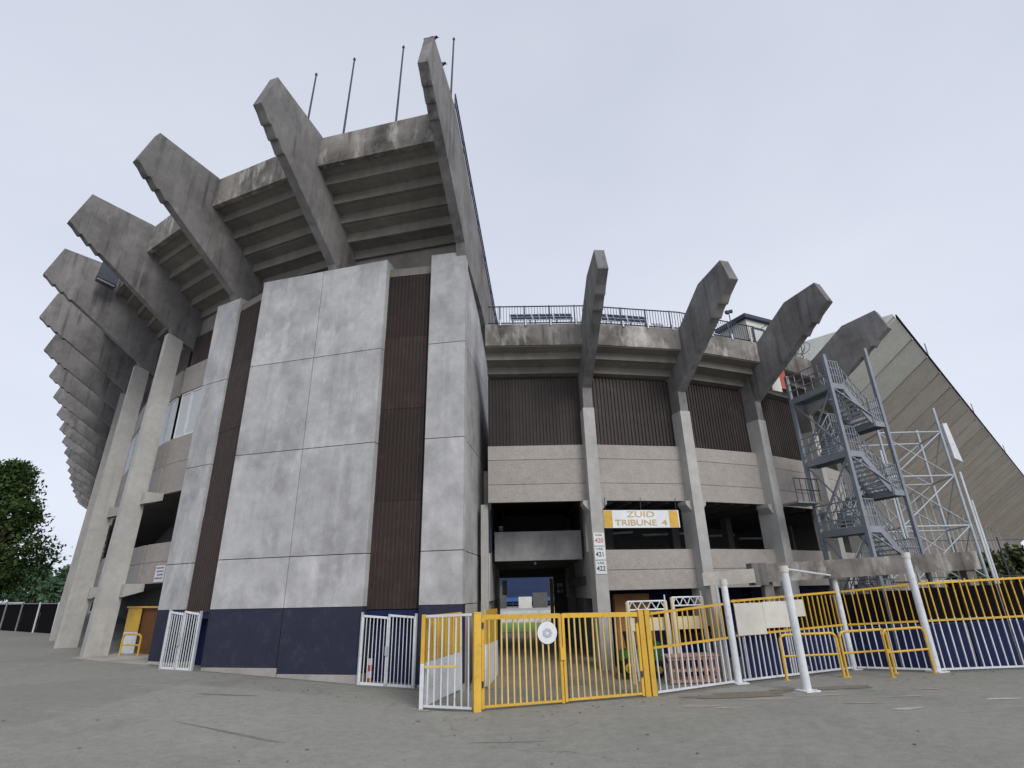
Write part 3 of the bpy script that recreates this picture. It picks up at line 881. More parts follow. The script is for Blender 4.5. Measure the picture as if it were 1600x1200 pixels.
P1, P2, P3, P4 = (7.18, 20.04), (8.53, 18.26), (12.21, 22.19), (14.34, 20.93)
fence_run('barred_fence', 'yellow and white fence panel right of the gate, slatted crate behind it', (4.14, 18.48), (7.0, 19.95), 1.93, 2.12, 13)
t2 = fence_run('barred_fence', 'long yellow and white fence panel carrying a pale board', (7.35, 20.12), (12.1, 22.1), 2.2, 2.4, 22)
fence_run('barred_fence', 'yellow and white fence panel behind the yellow crowd barriers', (12.3, 22.1), (14.2, 21.0), 2.4, 2.6, 10)
fence_run('barred_fence', 'tall yellow and white fence panel at the right edge of the picture', (14.5, 20.95), (27.5, 21.45), 2.62, 3.0, 46)
def post(p, ztop, r, label, plate=False):
    g = gz(p[0])
    t = thing('fence_post', label, 'post', (*p, g), 'tall white round posts')
    MB().tube((p[0], p[1], g - .05), (p[0], p[1], ztop - .18), r, 14, r * .93).build('shaft', 'white', t, smooth=False)
    MB().tube((p[0], p[1], ztop - .19), (p[0], p[1], ztop), r * 1.12, 14).build('cap', 'board', t)
    b = MB().box((p[0], p[1], g + .02), (r * 4, r * 4, .035), rot=.3)
    for sx in (-1, 1):
        for sy in (-1, 1): b.tube((p[0] + sx * r * 1.4, p[1] + sy * r * 1.4, g + .03), (p[0] + sx * r * 1.4, p[1] + sy * r * 1.4, g + .075), .02, 6)
    b.build('base_plate', 'white', t)
    for z in (.35, 1.2):
        MB().box((p[0] + r * 1.05, p[1] - .02, z), (.07, .06, .1)).build('bracket', 'darkmetal', t)
post(P1, 2.92, .115, 'white post joining two fence panels, nearest the gate')
post(P2, 3.25, .125, 'free-standing white post nearest the camera with bolted base plate')
post(P3, 3.02, .11, 'white post in the fence corner behind the crowd barriers')
post(P4, 3.7, .125, 'white post beside the fence panel at far right')
MB().tube((6.98, 20.2, -.3), (6.98, 20.2, 2.75), .05, 10).build('slim_post', 'white', label='slim white pole just left of the white post near the crate', cat='post')

bd = thing('notice_board', 'pale faded board fixed on the fence behind the nearest white post', 'board', (8.6, 20.75, 1.2))
n2 = Vector((-.385, .923, 0))
fd = Vector((.923, .385, 0))
def onf(k, z, off): 
    q = along((7.35, 20.12), (12.1, 22.1), k)
    return Vector((q[0], q[1], z)) + n2 * off
for k0, k1, z0, z1 in ((.012, .26, 1.12, 2.13), (.262, .48, 1.3, 2.15), (.482, .64, 1.62, 2.18)):
    MB().loft([onf(k0, z0, -.07), onf(k1, z0, -.07), onf(k1, z1, -.07), onf(k0, z1, -.07)], [onf(k0, z0, -.04), onf(k1, z0, -.04), onf(k1, z1, -.04), onf(k0, z1, -.04)]).build('sheet', 'board', bd)
MB().tube((7.7, 20.42, -.25), (7.7, 20.42, 1.3), .04, 8).build('leg', 'white', bd)
MB().tube((9.6, 21.22, -.25), (9.6, 21.22, 1.3), .04, 8).build('leg', 'white', bd)

def hoarding(A, B, za, zb, label, mid=.55):
    t = thing('hoarding', label, 'hoarding', (*along(A, B, .5), gz(A[0])), 'dark hoardings behind the fence')
    L = math.dist(A, B)
    n = max(1, round(L / 1.6))
    for k in range(n):
        a, c = along(A, B, k / n + .004), along(A, B, (k + 1) / n - .004)
        z = lerp(za, zb, (k + .5) / n)
        g = gz(a[0])
        mz = lerp(g, z, mid)
        for z0, z1, mt in ((g, mz, 'navy_dark'), (mz + .01, z, 'black')):
            MB().loft([V3(a, z0), V3(c, z0), V3(c, z1), V3(a, z1)], [V3((a[0] - .02, a[1] + .05), z0), V3((c[0] - .02, c[1] + .05), z0), V3((c[0] - .02, c[1] + .05), z1), V3((a[0] - .02, a[1] + .05), z1)]).build('panel', mt, t)
hoarding((10.4, 21.9), (12.3, 22.75), 2.2, 2.3, 'navy and black hoarding behind the fence, short length left of the corner post')
hoarding((7.7, 20.75), (10.35, 21.88), 1.35, 1.35, 'low navy and black hoarding behind the pale board', .85)
hoarding((6.0, 21.9), (7.5, 22.3), 1.3, 1.35, 'low navy hoarding between the crate and the first white post', .85)
hoarding((12.45, 22.7), (14.6, 21.5), 2.25, 2.45, 'navy and black hoarding behind the fence at the crowd barriers')
hoarding((14.65, 21.45), (27.5, 22.0), 2.45, 2.8, 'navy and black hoarding behind the rightmost fence panel')

def barrier(A, B, h, label, legs=True):
    t = thing('crowd_barrier', label, 'barrier', (*along(A, B, .5), gz(A[0])), 'yellow tubular crowd barriers')
    ga, gb = gz(A[0]), gz(B[0])
    r = .042
    d = Vector((B[0] - A[0], B[1] - A[1], 0)).normalized()
    cr = .16
    pts = [V3(A, ga - .05), V3(A, ga + h - cr), V3(A, ga + h - .05) + d * .05, V3(A, ga + h) + d * cr, V3(B, gb + h) - d * cr, V3(B, gb + h - .05) - d * .05, V3(B, gb + h - cr), V3(B, gb - .05)]
    hp = MB()
    for a, c in zip(pts, pts[1:]): hp.tube(a, c, r, 10)
    hp.build('hoop', 'yellow', t)
    MB().tube(V3(A, ga + h * .52), V3(B, gb + h * .52), r * .8, 8).build('middle_rail', 'yellow', t)
    for p in (A, B): MB().tube(V3(p, gz(p[0]) - .01), V3(p, gz(p[0]) + .02), .1, 10).build('foot', 'yellow', t)
barrier((8.9, 20.35), (10.9, 20.5), 1.36, 'yellow tubular barrier just behind the nearest white post')
barrier((11.05, 20.55), (12.95, 21.0), 1.38, 'yellow tubular barrier in the middle, in front of the fence corner')
barrier((12.3, 20.15), (14.1, 20.72), 1.42, 'yellow tubular barrier ending at the right white post')

# concrete beams over the turnstile yard
MB().tube((P2[0], P2[1], 3.16), (P3[0], P3[1], 2.98), .035, 8).build('tie_rail', 'white', label='thin white rail joining the nearest white post to the corner post', cat='rail')
tb = thing('concrete_lintel', 'long weathered concrete beam spanning above the fence at right', 'beam', (13, 22.1, 0))
MB().loft([(9.3, 21.85, 2.8), (9.3, 22.3, 2.8), (9.3, 22.3, 3.46), (9.3, 21.85, 3.46)], [(17.8, 21.95, 3.08), (17.8, 22.4, 3.08), (17.8, 22.4, 3.75), (17.8, 21.95, 3.75)]).build('beam', 'parapet', tb)
MB().box((9.25, 22.05, 3.1), (.55, .55, .8)).build('end_block', 'rib', tb)
MB().box((17.4, 22.2, 1.4), (.35, .35, 3.4)).build('pier', 'parapet', tb)
MB().box((9.6, 22.2, 1.3), (.35, .3, 3.1)).build('pier', 'parapet', tb)
tb = thing('concrete_lintel', 'shorter concrete beam above the fence between the post and the column', 'beam', (8, 21.5, 0))
MB().loft([(6.75, 20.85, 2.72), (6.7, 21.2, 2.72), (6.7, 21.2, 3.17), (6.75, 20.85, 3.17)], [(9.0, 21.7, 2.8), (8.95, 22.1, 2.8), (8.95, 22.1, 3.3), (9.0, 21.7, 3.3)]).build('beam', 'plinth', tb)
MB().box((7.1, 21.15, 1.2), (.3, .3, 3.1), rot=.35).build('pier', 'plinth', tb)

# ------------------------------------------------------------------ things stored behind the fence
cr = thing('slatted_crate', 'pinkish slatted wooden crate behind the fence', 'crate', (5.85, 20.5, -.3))
for k in range(9):
    x = 5.05 + k * .2
    for y in (20.2, 20.9): MB().box((x, y + .12 * (x - 5), .12), (.09, .03, .78)).build('slat', 'wood', cr)
for z in (-.22, .1, .45):
    for y in (20.23, 20.87): MB().bar((4.98, y, z), (6.75, y + .21, z), .03, .09).build('rail', 'wood', cr)
MB().loft([(4.95, 20.15, .5), (6.78, 20.37, .5), (6.78, 21.15, .5), (4.95, 20.93, .5)], [(4.95, 20.15, .55), (6.78, 20.37, .55), (6.78, 21.15, .55), (4.95, 20.93, .55)]).build('lid', 'wood', cr)
def rack(x0, y0, x1, y1, zt, label):
    t = thing('lattice_rack', label, 'rack', ((x0 + x1) / 2, (y0 + y1) / 2, -.3), 'white lattice racks behind the fence')
    a, c = Vector((x0, y0, 0)), Vector((x1, y1, 0))
    for p in (a, c):
        MB().tube(p + Vector((0, 0, -.32)), p + Vector((0, 0, zt)), .07, 8).build('upright', 'cream', t)
        MB().tube(p + Vector((.28, .55, -.32)), p + Vector((.05, .1, zt - .1)), .045, 8).build('strut', 'white', t)
    MB().tube(a + Vector((0, 0, zt)), c + Vector((0, 0, zt)), .03, 6).build('top_chord', 'white', t)
    MB().tube(a + Vector((0, 0, zt - .28)), c + Vector((0, 0, zt - .28)), .03, 6).build('bottom_chord', 'white', t)
    n = 8
    for k in range(n):
        p, q = a.lerp(c, k / n), a.lerp(c, (k + 1) / n)
        zz = (zt - .28, zt) if k % 2 == 0 else (zt, zt - .28)
        MB().tube(p + Vector((0, 0, zz[0])), q + Vector((0, 0, zz[1])), .018, 6).build('lattice', 'white', t)
    MB().tube(c + Vector((0, 0, zt - .05)), c + Vector((0, 0, zt + .2)), .025, 6).build('finial', 'white', t)
    MB().box(((x0 + x1) / 2, (y0 + y1) / 2 + .2, 1.5), (x1 - x0, .1, .42), rot=.15).build('cross_board', 'cream', t)
rack(3.9, 20.7, 5.3, 20.95, 2.26, 'white lattice rack behind the gate post, left of the pair')
rack(5.6, 21.1, 6.75, 21.35, 2.36, 'white lattice rack behind the crate, right of the pair')
cb = thing('storage_cabinet', 'orange cabinet standing inside under the low stand', 'cabinet', (4.9, 25.0, 0))
MB().box((4.9, 25.2, 1.2), (1.5, .6, 2.6)).build('body', 'orange', cb)
for s in (-1, 1):
    d = MB().box((4.9 + s * .37, 24.89, 1.2), (.7, .02, 2.4)).build('door', 'orange', cb)
    sub('handle', MB().box((4.9 + s * .08, 24.86, 1.2), (.03, .03, .2)), 'darkmetal', d)
mw = thing('ride_on_mower', 'green ride-on mower parked inside beside the passage column', 'mower', (4.3, 21.9, -.25))
b = MB()
prof = [(-.75, .25), (.75, .25), (.8, .55), (.7, .85), (.1, .95), (-.05, .62), (-.6, .62), (-.75, .5)]
b.loft([(4.45 + x, 21.75, z) for x, z in prof], [(4.45 + x, 22.45, z) for x, z in prof])
b.build('body', 'green', mw)
b = MB()
b.loft([(4.02, 21.85, .64), (4.32, 21.85, .64), (4.32, 21.85, .76), (4.1, 21.85, .78), (4.02, 21.85, 1.22), (3.92, 21.85, 1.2)], [(4.02, 22.35, .64), (4.32, 22.35, .64), (4.32, 22.35, .76), (4.1, 22.35, .78), (4.02, 22.35, 1.22), (3.92, 22.35, 1.2)]).build('seat', 'tyre', mw)
b = MB()
for x, r in ((3.95, .32), (5.0, .24)):
    for y in (21.62, 22.4):
        w = MB().tube((x, y, -.27 + r), (x, y + .2, -.27 + r), r, 16).build('wheel', 'tyre', mw)
        sub('rim', MB().tube((x, y - .01, -.27 + r), (x, y + .21, -.27 + r), r * .5, 12), 'yellow', w)
MB().tube((4.62, 22.1, .9), (4.5, 22.1, 1.2), .02, 6).build('steering_column', 'black', mw)
MB().tube((4.5, 22.1, 1.19), (4.48, 22.1, 1.22), .17, 14).build('steering_wheel', 'tyre', mw)
MB().box((4.4, 22.1, .02), (1.0, 1.1, .16)).build('mower_deck', 'green', mw)

# ------------------------------------------------------------------ gates in the tower's recesses
def white_gate(A, B, za, zb, label, nb=7):
    t = thing('recess_gate', label, 'gate', (*along(A, B, .5), gz(A[0])), 'white gates closing the tower recesses')
    rz = math.atan2(B[1] - A[1], B[0] - A[0])
    for s in (0, 1):
        a, c = along(A, B, .02 + s * .49), along(A, B, .49 + s * .49)
        g0, g1 = gz(a[0]) + .05, gz(c[0]) + .05
        f = MB()
        f.bar(V3(a, za), V3(c, zb), .06, .07)
        f.bar(V3(a, g0), V3(c, g1), .06, .08)
        for p, g, z in ((a, g0, za), (c, g1, zb)): f.box((p[0], p[1], (g + z) / 2), (.07, .06, z - g + .08), rot=rz)
        lf = f.build('gate_leaf', 'white', t)
        me = two_tone_bar(za - g0, .5, .024, 'white', 'white')
        for k in range(nb):
            q = along(a, c, (k + 1) / (nb + 1))
            o = bpy.data.objects.new('bar', me)
            col.objects.link(o)
            o.parent = lf
            o.location = (q[0], q[1], lerp(g0, g1, (k + 1) / (nb + 1)))
            o.rotation_euler.z = rz
        if s == 0: sub('lock', MB().box((c[0], c[1] - .05, (g1 + zb) / 2), (.1, .08, .3), rot=rz), 'galv_l', lf)
    for p, zz in ((A, za), (B, zb)):
        MB().box((p[0], p[1] + .02, (gz(p[0]) + zz) / 2 + .05), (.08, .08, zz - gz(p[0]) + .15), rot=rz).build('post', 'galv_l', t)
white_gate((-13.8, 23.15), (-12.25, 22.55), 2.25, 2.15, 'narrow white barred double gate at the left end of the navy base', 5)
white_gate((-5.55, 20.94), (-3.58, 20.68), 2.0, 1.92, 'white barred double gate in the recess beside the wide navy base', 6)
cn = thing('bollard', 'red and white banded post behind the right white recess gate', 'bollard', (-5.25, 21.25, -.18))
for k in range(4):
    MB().tube((-5.25, 21.25, -.2 + k * .2), (-5.25, 21.25, k * .2), .09, 12).build('band', 'red' if k % 2 == 0 else 'white', cn)

# left ticket gate under the tall stand
tg = thing('ticket_gate', 'yellow and white gate leaf with brown door under the tall stand', 'gate', (-18.6, 28.7, .3))
a, c = (-19.75, 29.5), (-18.75, 28.95)
for z0, z1, mt in ((.35, 1.3, 'white'), (1.31, 2.4, 'yellow')):
    MB().loft([V3(a, z0), V3(c, z0), V3(c, z1), V3(a, z1)], [V3((a[0] + .03, a[1] + .05), z0), V3((c[0] + .03, c[1] + .05), z0), V3((c[0] + .03, c[1] + .05), z1), V3((a[0] + .03, a[1] + .05), z1)]).build('leaf', mt, tg)
a, c = (-18.7, 29.1), (-16.4, 27.9)
MB().loft([V3(a, .3), V3(c, .3), V3(c, 2.35), V3(a, 2.35)], [V3((a[0] + .05, a[1] + .1), .3), V3((c[0] + .05, c[1] + .1), .3), V3((c[0] + .05, c[1] + .1), 2.35), V3((a[0] + .05, a[1] + .1), 2.35)]).build('door', 'rust', tg)
MB().bar(V3((-19.8, 29.48), 2.44), V3((-16.4, 27.8), 2.4), .08, .08).build('top_rail', 'yellow', tg)
barrier((-18.75, 28.05), (-17.6, 27.6), .95, 'yellow tubular rail in front of the brown door under the tall stand')
sg = thing('wall_sign', 'white notice with lines of print on the beige panel of the tall stand', 'sign', (-18.9, 29, 3.9))
def on34(k, r, z): return Lp(3, r, z).lerp(Lp(4, r, z), k)
k0, k1 = .60, .74
MB().loft([on34(k0, -1.15, 3.55), on34(k1, -1.15, 3.55), on34(k1, -1.15, 4.3), on34(k0, -1.15, 4.3)], [on34(k0, -1.19, 3.55), on34(k1, -1.19, 3.55), on34(k1, -1.19, 4.3), on34(k0, -1.19, 4.3)]).build('plate', 'white', sg)
for k in range(4):
    z = 4.17 - k * .16
    e0, e1 = k0 + .012, k1 - .014 - (k % 3) * .014
    MB().loft([on34(e0, -1.135, z), on34(e1, -1.135, z), on34(e1, -1.135, z + .06), on34(e0, -1.135, z + .06)], [on34(e0, -1.15, z), on34(e1, -1.15, z), on34(e1, -1.15, z + .06), on34(e0, -1.15, z + .06)]).build('print_line', 'railgrey', sg)

# ------------------------------------------------------------------ lettering
def text_mesh(txt, size, sx=1.0, ext=.004, bold=.0):
    cu = bpy.data.curves.new('lettering', 'FONT')
    cu.body = txt
    cu.size = size
    cu.align_x = 'CENTER'
    cu.align_y = 'CENTER'
    cu.extrude = ext
    cu.offset = bold
    tmp = bpy.data.objects.new('lettering', cu)
    col.objects.link(tmp)
    dg = bpy.context.evaluated_depsgraph_get()
    me = bpy.data.meshes.new_from_object(tmp.evaluated_get(dg))
    col.objects.unlink(tmp)
    bpy.data.objects.remove(tmp)
    for v in me.vertices: v.co.x *= sx
    return me
def put_text(txt, size, pos, heading, mat, parent, sx=1.0, bold=0.0):
    me = text_mesh(txt, size, sx, bold=bold)
    me.materials.clear()
    me.materials.append(M[mat])
    # stand the text up: local x along the wall, local y up
    R = Matrix.Rotation(heading, 4, 'Z') @ Matrix.Rotation(math.pi / 2, 4, 'X')
    me.transform(Matrix.Translation(pos) @ R)
    return link('lettering', me, parent)
bn = thing('banner', 'long white banner with yellow ends lettered ZUID TRIBUNE 4', 'banner', (5.2, 23.2, 5.1))
ba, bb = Rp(1, -.12, 0, .3), Rp(2, -.12, 0, -.95)
hd = math.atan2(bb.y - ba.y, bb.x - ba.x)
def banner_box(k0, k1, z0, z1, off, mat, name):
    p, q = ba.lerp(bb, k0), ba.lerp(bb, k1)
    nn = Vector((math.sin(hd), -math.cos(hd), 0))
    a = [p + Vector((0, 0, z0)), q + Vector((0, 0, z0)), q + Vector((0, 0, z1)), p + Vector((0, 0, z1))]
    MB().loft([v + nn * off for v in a], [v + nn * (off - .05) for v in a]).build(name, mat, bn)
banner_box(0, 1, 5.06, 5.78, 0, 'bannerwhite', 'sheet')
banner_box(0.002, .115, 5.075, 5.765, .006, 'yellow', 'end_block')
banner_box(.865, .985, 5.075, 5.765, .006, 'yellow', 'end_block')
nn = Vector((math.sin(hd), -math.cos(hd), 0))
mid = ba.lerp(bb, .49)
put_text('ZUID', .34, mid + nn * .008 + Vector((0, 0, 5.6)), hd, 'gold', bn, 1.55, .004)
wdir = Vector((math.cos(hd), math.sin(hd), 0))
put_text('TRIBUNE', .34, mid + wdir * -.24 + nn * .008 + Vector((0, 0, 5.26)), hd, 'gold', bn, 1.35, .004)
put_text('4', .34, mid + wdir * 1.02 + nn * .008 + Vector((0, 0, 5.26)), hd, 'gold', bn, 1.5, .004)
for k in (.03, .5, .97):
    p = ba.lerp(bb, k)
    MB().tube((p.x, p.y + .02, 5.76), (p.x, p.y - .1, 6.3), .015, 6).build('hanger', 'darkmetal', bn)
for k, num in enumerate(('420', '421', '422')):
    zc = 4.6 - k * .54
    hd1 = math.radians(RP[1][2])
    bs = thing('block_sign', 'white block sign numbered %s on the passage column, %s of three' % (num, ('topmost', 'middle', 'lowest')[k]), 'sign', Rp(1, .03, zc), 'block number signs on the column')
    c = Rp(1, .035, zc)
    MB().box(c, (.43, .03, .5), rot=hd1).build('plate', 'bannerwhite', bs)
    q = Rp(1, .055, zc)
    put_text('VAK', .13, q + Vector((0, 0, .16)), hd1, 'ink', bs, 1.2)
    put_text(num, .25, q + Vector((0, 0, -.05)), hd1, 'redink' if k == 0 else 'ink', bs, .95, .003)

# ------------------------------------------------------------------ on top of the low stand
rl = thing('guard_railing', 'thin metal guard railing along the top of the low stand', 'railing', (5, 23, 14))
for i in range(0, 3):
    ta, tb_ = (.0 if i else .03), 0
    a, c = Rp(i, .62, 0, ta), Rp(i + 1, .62, 0, tb_)
    for z in (15.06, 14.2): MB().tube(V3(a, z), V3(c, z), .03, 6).build('rail', 'darkmetal', rl)
    bal = MB()
    n = 34
    for k in range(n):
        p = a.lerp(c, (k + .5) / n)
        bal.box((p.x, p.y, 14.63), (.022, .022, .86))
    bal.build('balusters', 'darkmetal', rl, kind='stuff')
    for k in (.12, .38, .64, .9):
        p = a.lerp(c, k)
        o = MB().box((p.x, p.y, 14.55), (.05, .05, 1.1)).build('post', 'darkmetal', rl)
        MB().box((p.x + .03, p.y - .14, 14.14), (.06, .12, .3)).build('bracket', 'white', rl)
def pv(i, k0, k1, z0, z1, label):
    a, c = Rp(i, -.5, 0).lerp(Rp(i + 1, -.5, 0), k0), Rp(i, -.5, 0).lerp(Rp(i + 1, -.5, 0), k1)
    t = thing('dark_panel', label, 'panel', (*((a + c) / 2)[:2], 13), 'dark panels behind the railing')
    bk = Vector((-.05, .45, .25))
    P_ = [V3(a, z0), V3(c, z0), V3(c, z1) + Vector((-.05, .3, 0)), V3(a, z1) + Vector((-.05, .3, 0))]
    MB().loft(P_, [v + Vector((0, .05, 0)) for v in P_]).build('sheet', 'pv', t)
    f = MB()
    for p, q in zip(P_, P_[1:] + P_[:1]): f.bar(p + Vector((0, -.012, 0)), q + Vector((0, -.012, 0)), .035, .035)
    for k in (.33, .66): f.bar(P_[0].lerp(P_[1], k) + Vector((0, -.01, 0)), P_[3].lerp(P_[2], k) + Vector((0, -.01, 0)), .02, .02)
    f.bar(P_[0].lerp(P_[3], .5) + Vector((0, -.01, 0)), P_[1].lerp(P_[2], .5) + Vector((0, -.01, 0)), .02, .02)
    f.build('frame', 'galv_l', t)
    for q in (a.lerp(c, .1), a.lerp(c, .9)):
        MB().tube((q.x, q.y + .1, 12.6), (q.x, q.y + .1, z0 + .1), .03, 6).build('leg', 'railgrey', t)
pv(0, .24, .48, 14.95, 15.42, 'dark framed panel behind the railing, leftmost of the row')
pv(0, .49, .72, 14.95, 15.42, 'dark framed panel behind the railing, second from the left')
pv(0, .73, .93, 14.95, 15.42, 'dark framed panel behind the railing, just left of the first low beam')
pv(1, .12, .33, 14.95, 15.5, 'dark framed panel behind the railing, just right of the first low beam')
pv(1, .34, .56, 14.95, 15.5, 'dark framed panel behind the railing, third from the right')
pv(1, .57, .78, 14.95, 15.5, 'tall dark framed panel behind the railing, second from the right')
pv(1, .86, .97, 14.9, 15.15, 'small dark framed panel behind the railing next to the second low beam')

cbn = thing('rooftop_cabin', 'small pale cabin with dark flat roof on top of the low stand', 'cabin', (12.6, 26.0, 13))
rz = .45
MB().box((12.75, 26.2, 14.3), (2.0, 1.7, 2.7), rot=rz).build('wall', 'pale', cbn)
MB().box((12.75, 26.2, 15.76), (2.5, 2.1, .2), rot=rz).build('roof', 'darkmetal', cbn)
wv = MB()
d1, d2 = Vector((math.cos(rz), math.sin(rz), 0)), Vector((math.sin(rz), -math.cos(rz), 0))
cw = Vector((12.75, 26.2, 14.75)) + d2 * .87 + d1 * -.25
for p, q in (((-.4, -.45), (.4, -.45)), ((.4, -.45), (.4, .45)), ((.4, .45), (-.4, .45)), ((-.4, .45), (-.4, -.45))):
    wv.bar(cw + d1 * p[0] + Vector((0, 0, p[1])), cw + d1 * q[0] + Vector((0, 0, q[1])), .09, .09)
w = wv.build('window', 'darkmetal', cbn)
sub('pane', MB().box(cw + d2 * -.0, (.72, .03, .82), rot=rz), 'frosted', w)
fl = thing('floodlight', 'small floodlight on a short pole beside the rooftop cabin', 'lamp', (11.3, 24.75, 14))
MB().tube((11.3, 24.75, 13.9), (11.3, 24.75, 15.8), .025, 6).build('pole', 'darkmetal', fl)
MB().box((11.2, 24.7, 15.9), (.2, .14, .16), rot=.4).build('lamp_head', 'darkmetal', fl)
MB().box((11.42, 24.8, 16.0), (.2, .14, .14), rot=-.3).build('lamp_head', 'darkmetal', fl)
# coiled wire between the third and fourth beams
wire = MB()
a, c = Rp(3, .5, 14.75, .9), Rp(4, .5, 14.75, -.3)
prevp = None
N = 150
ax = (c - a).normalized()
sd2 = Vector((ax.y, -ax.x, 0))
for k in range(N + 1):
    f_ = k / N
    rr = .42 + .12 * math.sin(k * .9)
    p = a.lerp(c, f_) + (sd2 * math.cos(k * .62) + Vector((0, 0, 1)) * math.sin(k * .62)) * rr + Vector((0, 0, .12 * math.sin(k * .37)))
    if prevp is not None: wire.tube(prevp, p, .022, 4)
    prevp = p
rw = thing('razor_wire', 'tangled coil of wire on the parapet between the third and fourth low beams', 'wire', a)
wire.build('coil', 'railgrey', rw)
for k in (.15, .55, .75, .95):
    p = a.lerp(c, k)
    MB().tube((p.x, p.y, 13.7), (p.x + .1, p.y, 15.9), .025, 5).build('stake', 'darkmetal', rw)
MB().extrude([Rp(3, .6, 11.9, 1.0), Rp(3, .6, 11.9, 1.7), Rp(3, .6, 13.6, 1.7), Rp(3, .6, 13.6, 1.0)], (-.03, .06, 0)).build('access_door', 'red', low)
MB().extrude([Rp(3, .76, 11.6, .3), Rp(3, .76, 11.6, .98), Rp(3, .76, 14.3, .98), Rp(3, .76, 14.3, .3)], (-.03, .06, 0)).build('white_screen', 'pale', low)

# ------------------------------------------------------------------ steel stair tower
st = thing('stair_tower', 'blue-grey steel zigzag stair tower against the low stand', 'stairs', (14.8, 23.5, -.2))
C0, U, Vv = Vector((13.85, 22.0, 0)), Vector((2.6, 1.0, 0)), Vector((-.65, 2.2, 0))
def ST(u, v, z): return C0 + U * u + Vv * v + Vector((0, 0, z))
for u, v, zt in ((0, 0, 12.2), (0, 1, 12.05), (1, 0, 12.9), (1, 1, 12.4)):
    MB().bar(ST(u, v, -.4), ST(u, v, zt), .145, .145, upv=(1, .3, 0)).build('post', 'galv', st)
LZ, RZ = [10.9, 7.88, 4.82, 1.76], [9.35, 6.35, 3.3, .3]
def flight(u0, z0, u1, z1, v0, v1):
    for v in (v0, v1):
        MB().bar(ST(u0, v, z0 - .05), ST(u1, v, z1 - .05), .06, .26).build('stringer', 'galv', st)
        ra = MB()
        for off in (1.0, .55): ra.tube(ST(u0, v, z0 + off), ST(u1, v, z1 + off), .028, 6)
        for k in range(7):
            f_ = k / 6
            ra.tube(ST(lerp(u0, u1, f_), v, lerp(z0, z1, f_)), ST(lerp(u0, u1, f_), v, lerp(z0, z1, f_) + 1.0), .02, 5)
        ra.build('handrail', 'galv', st)
    n = 9
    for k in range(n):
        f_ = (k + .5) / n
        u, z = lerp(u0, u1, f_), lerp(z0, z1, f_)
        du = .042
        MB().loft([ST(u - du, v0 + .02, z), ST(u + du, v0 + .02, z), ST(u + du, v1 - .02, z), ST(u - du, v1 - .02, z)],
                  [ST(u - du, v0 + .02, z + .05), ST(u + du, v0 + .02, z + .05), ST(u + du, v1 - .02, z + .05), ST(u - du, v1 - .02, z + .05)]).build('tread', 'galv_l', st)
def landing(u0, u1, z, sides):
    b = MB().loft([ST(u0, 0, z - .08), ST(u1, 0, z - .08), ST(u1, 1, z - .08), ST(u0, 1, z - .08)], [ST(u0, 0, z), ST(u1, 0, z), ST(u1, 1, z), ST(u0, 1, z)])
    b.build('landing', 'galv', st)
    for (p, q) in ((( u0, 0), (u1, 0)), ((u0, 1), (u1, 1)), ((u0, 0), (u0, 1)), ((u1, 0), (u1, 1))):
        MB().bar(ST(*p, z - .16), ST(*q, z - .16), .08, .22).build('edge_beam', 'galv', st)
    for (p, q) in sides:
        ra = MB()
        for off in (1.05, .7, .36): ra.tube(ST(*p, z + off), ST(*q, z + off), .026, 6)
        for k in range(6):
            f_ = k / 5
            ra.tube(ST(lerp(p[0], q[0], f_), lerp(p[1], q[1], f_), z), ST(lerp(p[0], q[0], f_), lerp(p[1], q[1], f_), z + 1.05), .02, 5)
        ra.build('handrail', 'galv', st)
for z in LZ: landing(0, .27, z, (((0, 0), (0, 1)), ((0, 0), (.27, 0))))
for z in RZ[:3]: landing(.76, 1, z, (((1, 0), (1, 1)), ((.76, 0), (1, 0)), ((.76, 1), (1, 1))))
for zl, zr in zip(LZ[:3], RZ[:3]): flight(.27, zl, .76, zr, .03, .47)
for zr, zl in zip(RZ[:3], LZ[1:]): flight(.76, zr, .27, zl, .53, .97)
flight(.27, LZ[3], .9, -.2, .03, .47)
for za, zb in ((10.7, 7.9), (7.7, 4.85), (4.6, 1.8)):
    MB().bar(ST(0, 0, zb), ST(0, 1, za), .06, .06).build('brace', 'galv', st)
    MB().bar(ST(0, 1, zb), ST(0, 0, za), .06, .06).build('brace', 'galv', st)
for z in (10.7, 7.7, 4.6):
    MB().bar(ST(0, 0, z), ST(1, 0, z - 1.5), .05, .05).build('brace', 'galv', st)
# bridge to the stand
MB().loft([ST(-.5, .8, 5.95), ST(0, .8, 5.95), ST(0, 1.2, 5.95), ST(-.5, 1.2, 5.95)], [ST(-.5, .8, 6.03), ST(0, .8, 6.03), ST(0, 1.2, 6.03), ST(-.5, 1.2, 6.03)]).build('bridge', 'galv', st)
ra = MB()
for off in (1.0, .5): ra.tube(ST(-.5, .8, 6 + off), ST(0, .8, 6 + off), .025, 6)
for k in range(5): ra.tube(ST(-.5 + k * .12, .8, 6), ST(-.5 + k * .12, .8, 7), .02, 5)
ra.build('handrail', 'darkmetal', st)

